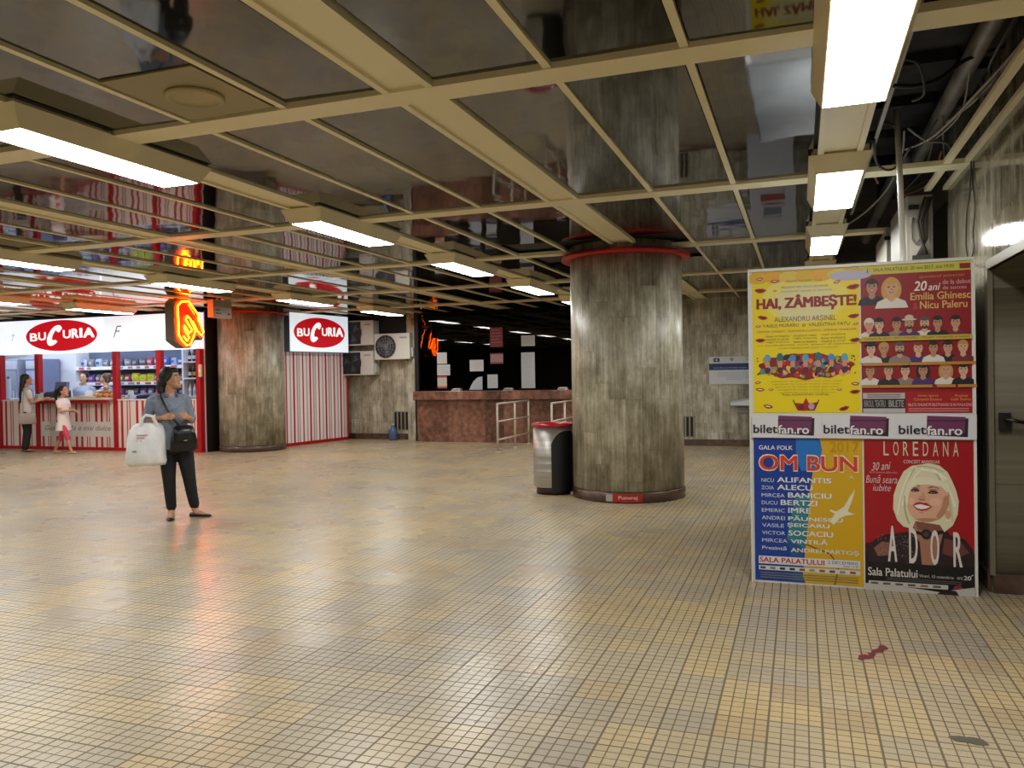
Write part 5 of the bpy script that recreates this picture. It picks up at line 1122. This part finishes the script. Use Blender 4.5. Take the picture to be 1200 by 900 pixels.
d.rect(-.13, -.09, .13, .15, '#8a8f96', 104); d.build('print', cb)
hbag = empty('shoulder_bag', wm_m @ V((.07, -.165, .745)), wm.rotation_euler.z+.25, label='black leather shoulder bag worn across the body of the walking woman', cat='bag')
LE_ = mat('#0e1014', 0.35); mb = MB(); rings = []
for z, hw, hd in ((.0, .12, .03), (.02, .145, .05), (.12, .14, .055), (.22, .115, .045), (.27, .09, .03), (.28, .07, .015)):
    rings.append([V((hw*cos(q), hd*sin(q), z)) for q in (2*pi*k/28 for k in range(28))])
mb.smooth = True; mb.ring_loft(rings); mb.build('bag_body', LE_, hbag)
fl = MB(); fl.smooth = True; fl.ring_loft([[V((hw*x, -hd-.006*(1-x*x)-.012*y, z)) for x, y in ((-1, 0), (-.5, .6), (0, 1), (.5, .6), (1, 0), (.5, .3), (0, .5), (-.5, .3))] for z, hw, hd in ((.10, .11, .045), (.20, .11, .042), (.27, .09, .028))]); fl.build('flap', mat('#15181d', 0.3), hbag)
MB().tube([(-.012, -.075, .12), (.012, -.075, .12)], .008, 8, True).build('clasp', mat('#8d8a80', 0.3, .8), hbag)
inv = (Matrix.Translation(hbag.location) @ Matrix.Rotation(hbag.rotation_euler.z, 4, 'Z')).inverted()
path = [(.03, -.17, 1.02), (-.03, -.155, 1.10), (-.085, -.145, 1.20), (-.125, -.125, 1.28), (-.155, -.075, 1.345), (-.165, -.01, 1.365), (-.15, .07, 1.33), (-.06, .14, 1.15), (.06, .15, .98), (.16, .06, .93), (.17, -.08, .95)]
st = MB(); st.tube([inv @ (wm_m @ V(p_)) for p_ in path], .011, 8, True); st.build('strap', LE_, hbag)

# --- simpler figures at the shop, same method
def figure(loc, rz, hgt, label, hair, cloth, legs, skin='#b98667', legc=None, arms=None, hairlen=0.0, dress=False, feet=None, shoec='#6d4a36', hairc=None, headturn=0.0, bun=False, leglen=1.0):
    """faces local -y; hgt in metres"""
    s = hgt/1.64; o = empty('person', loc, rz, label=label, cat='person'); Z = lambda p_: V(p_)*s
    skm = mat(skin, 0.5); b = MB(); hd_ = Z((0, -.01, 1.535)); P, F, L, U = head(b, hd_, headturn, s if hgt > 1.5 else s*1.12)
    limb(b, [Z((0, .01, 1.30)), Z((0, 0, 1.46))], [.06*s, .05*s])
    sect(b, [(Z((0, 0, .76)), .15*s, .10*s, 0), (Z((0, 0, .88)), .155*s, .105*s, 0), (Z((0, 0, 1.03)), .125*s, .09*s, 0), (Z((0, 0, 1.24)), .155*s, .10*s, 0), (Z((0, .01, 1.335)), .115*s, .07*s, 0), (Z((0, .01, 1.37)), .055*s, .05*s, 0)])
    arms = arms or [((-.19, .01, 1.29), (-.22, .03, 1.03), (-.13, -.2, 1.06)), ((.19, .01, 1.29), (.22, .03, 1.03), (.13, -.2, 1.06))]
    for S_, E_, W2 in arms:
        S_, E_, W2 = Z(S_), Z(E_), Z(W2); limb(b, [S_, E_], [.046*s, .036*s]); limb(b, [E_, W2], [.036*s, .024*s]); hand(b, W2, W2-E_, (0, 0, -1) if abs((W2-E_).normalized().z) < .8 else (0, -1, 0), (-S_.x, 0, .1), s, .4)
    feet = feet or [((-.09, .02, .80), (-.09, -.01, .44), (-.09, .04, .085), (0, -1, 0)), ((.09, .02, .80), (.09, -.01, .44), (.09, .04, .085), (0, -1, 0))]
    for h_, k_, a_, d_ in feet:
        h_, k_, a_ = Z(h_), Z(k_), Z(a_); limb(b, [h_, h_.lerp(k_, .5), k_, k_.lerp(a_, .35), a_], [.085*s, .07*s, .05*s, .047*s, .033*s]); d_ = V(d_).normalized()
        limb(b, [a_, a_+V((0, 0, -.045*s))+d_*.03*s, a_+V((0, 0, -.055*s))+d_*.12*s], [.033*s, .03*s, .024*s])
    remesh(b, 'body', skm, o, .0095, 2); face_bits(P, F, L, U, s, o)
    cm = mat(cloth, 0.75); c = MB()
    low = .56 if dress else .80
    sect(c, [(Z((0, 0, low)), (.215 if dress else .17)*s, (.16 if dress else .12)*s, 0), (Z((0, 0, .88)), .172*s, .122*s, 0), (Z((0, 0, 1.03)), .145*s, .108*s, 0), (Z((0, 0, 1.24)), .17*s, .114*s, 0), (Z((0, .01, 1.33)), .13*s, .08*s, 0), (Z((0, .01, 1.365)), .066*s, .058*s, 0)])
    for S_, E_, W2 in arms: limb(c, [Z((S_[0]*.75, S_[1], S_[2]+.01)), Z(S_), Z(S_).lerp(Z(E_), .55)], [.055*s, .058*s, .052*s])
    remesh(c, 'dress' if dress else 'top', cm, o, .011, 2)
    if legc:
        t = MB(); sect(t, [(Z((0, 0, .73)), .152*s, .105*s, 0), (Z((0, 0, .80)), .166*s, .116*s, 0), (Z((0, 0, .88)), .162*s, .112*s, 0)])
        for h_, k_, a_, d_ in feet:
            h_, k_, a_ = Z(h_), Z(k_), Z(a_); e_ = k_.lerp(a_, leglen); limb(t, [h_, h_.lerp(k_, .5), k_, e_], [.093*s, .08*s, .062*s, .05*s])
        remesh(t, legs, mat(legc, 0.75), o, .011, 2)
    for h_, k_, a_, d_ in feet:
        m_ = MB(); d2 = V(d_).normalized(); shoe(m_, Z(a_)-d2*.05*s-V((0, 0, Z(a_).z)), d2, .225*s, .04*s, .05*s); m_.build('shoe', mat(shoec, 0.5), o)
    hm = hairc or HAIRB; hb = MB(); hs_ = s if hgt > 1.5 else s*1.12; HP = lambda f, l, u: hd_+(F*f+L*l+U*u)*hs_
    hb.ell(HP(-.022, 0, .030), F*.098*hs_, L*.087*hs_, U*.097*hs_, 20, 14); hb.ell(HP(-.05, 0, -.03), F*.066*hs_, L*.078*hs_, U*.085*hs_, 16, 10)
    if hairlen: 
        hb.ring_loft([[HP(-.06+f, 0, -u)+(F*.045*cos(q)+L*w_*sin(q))*hs_ for q in (2*pi*k/16 for k in range(16))] for u, w_, f in ((-.04, .08, 0), (.08, .092, -.02), (hairlen*.6, .085, -.035), (hairlen, .05, -.03))])
    if bun: hb.ell(HP(-.10, 0, .07), F*.05*hs_, L*.05*hs_, U*.05*hs_, 14, 10)
    remesh(hb, 'hair', hm, o, .009, 2)
    return o
rz_to = lambda dx, dy: math.atan2(dx, -dy)        # turns local -y to the direction (dx, dy)
c1 = figure((-16.02, 12.92, 0), rz_to(.45, .89), 1.70, 'woman with long black hair and a white top waiting at the shop counter', 'black', '#cfcac2', 'trousers', legc='#111014', hairlen=.50, shoec='#6d4a36',
    arms=[((-.19, .01, 1.29), (-.20, -.06, 1.05), (-.15, -.30, 1.12)), ((.19, .01, 1.29), (.22, -.04, 1.04), (.12, -.28, 1.08))])
c1m = Matrix.Translation(c1.location) @ Matrix.Rotation(c1.rotation_euler.z, 4, 'Z')
hb2 = empty('handbag', c1m @ V((-.245, .04, .62)), c1.rotation_euler.z+1.35, label='beige grey handbag at the hip of the long-haired woman by the shop', cat='bag')
mb = MB(); mb.smooth = True; mb.ring_loft([[V((hw*max(-1, min(1, 1.25*cos(q))), hd*sin(q), z)) for q in (2*pi*k/24 for k in range(24))] for z, hw, hd in ((0, .16, .04), (.02, .17, .055), (.18, .16, .05), (.24, .15, .03))]); mb.build('bag_body', mat('#a3968e', 0.5), hb2)
MB().box(-.158, .158, -.062, -.045, .12, .235).build('flap', mat('#b5a9a1', 0.45), hb2)
i2 = (Matrix.Translation(hb2.location) @ Matrix.Rotation(hb2.rotation_euler.z, 4, 'Z')).inverted()
MB().tube([i2 @ (c1m @ V(p_)) for p_ in ((-.245, .12, .84), (-.22, .11, 1.1), (-.15, .08, 1.40), (-.12, .0, 1.42), (-.14, -.09, 1.36), (-.23, -.10, 1.1), (-.26, -.04, .84))], .009, 6, True).build('strap', mat('#8f8279', 0.5), hb2)
c2 = figure((-14.78, 12.78, 0), rz_to(.97, .25), 1.42, 'girl in a white dress and pink leggings beside the long-haired woman', 'black', '#d9d5cf', 'leggings', legc='#c24258', hairlen=.0, dress=True, shoec='#b99a86', leglen=.35,
    arms=[((-.17, .01, 1.29), (-.19, -.05, 1.04), (-.08, -.25, 1.06)), ((.17, .01, 1.29), (.19, -.05, 1.04), (.08, -.27, 1.02))],
    feet=[((-.09, .02, .80), (-.10, -.14, .46), (-.10, -.25, .085), (0, -1, 0)), ((.09, .02, .80), (.10, .12, .45), (.10, .30, .085), (0, -1, 0))])
mb = MB(); k_ = 1.42/1.64; mb.tube([V((0, .10, 1.58))*k_, V((0, .17, 1.54))*k_, V((0, .19, 1.40))*k_, V((0, .16, 1.22))*k_], [.035, .042, .035, .012], 10, True); mb.build('ponytail', HAIRB, c2)
BRH = m_noisy('brown_hair', [(.3, '#3d2a1e'), (.7, '#6d4f38')], 40, .5, 0, 0, (1, 1, .15))
figure((-16.0, 14.42, 0.02), rz_to(.4, -.9), 1.70, 'dark-haired seller in a pale blue shirt behind the shop counter', 'black', '#a9bede', 'trousers', legc='#20242e', skin='#c99a80')
figure((-15.32, 14.42, 0.02), rz_to(-.95, -.3), 1.68, 'brown-haired seller in a light blue top turned to the other seller', 'brown', '#7fa9d6', 'trousers', legc='#20242e', skin='#c99a80', hairc=BRH, bun=True)
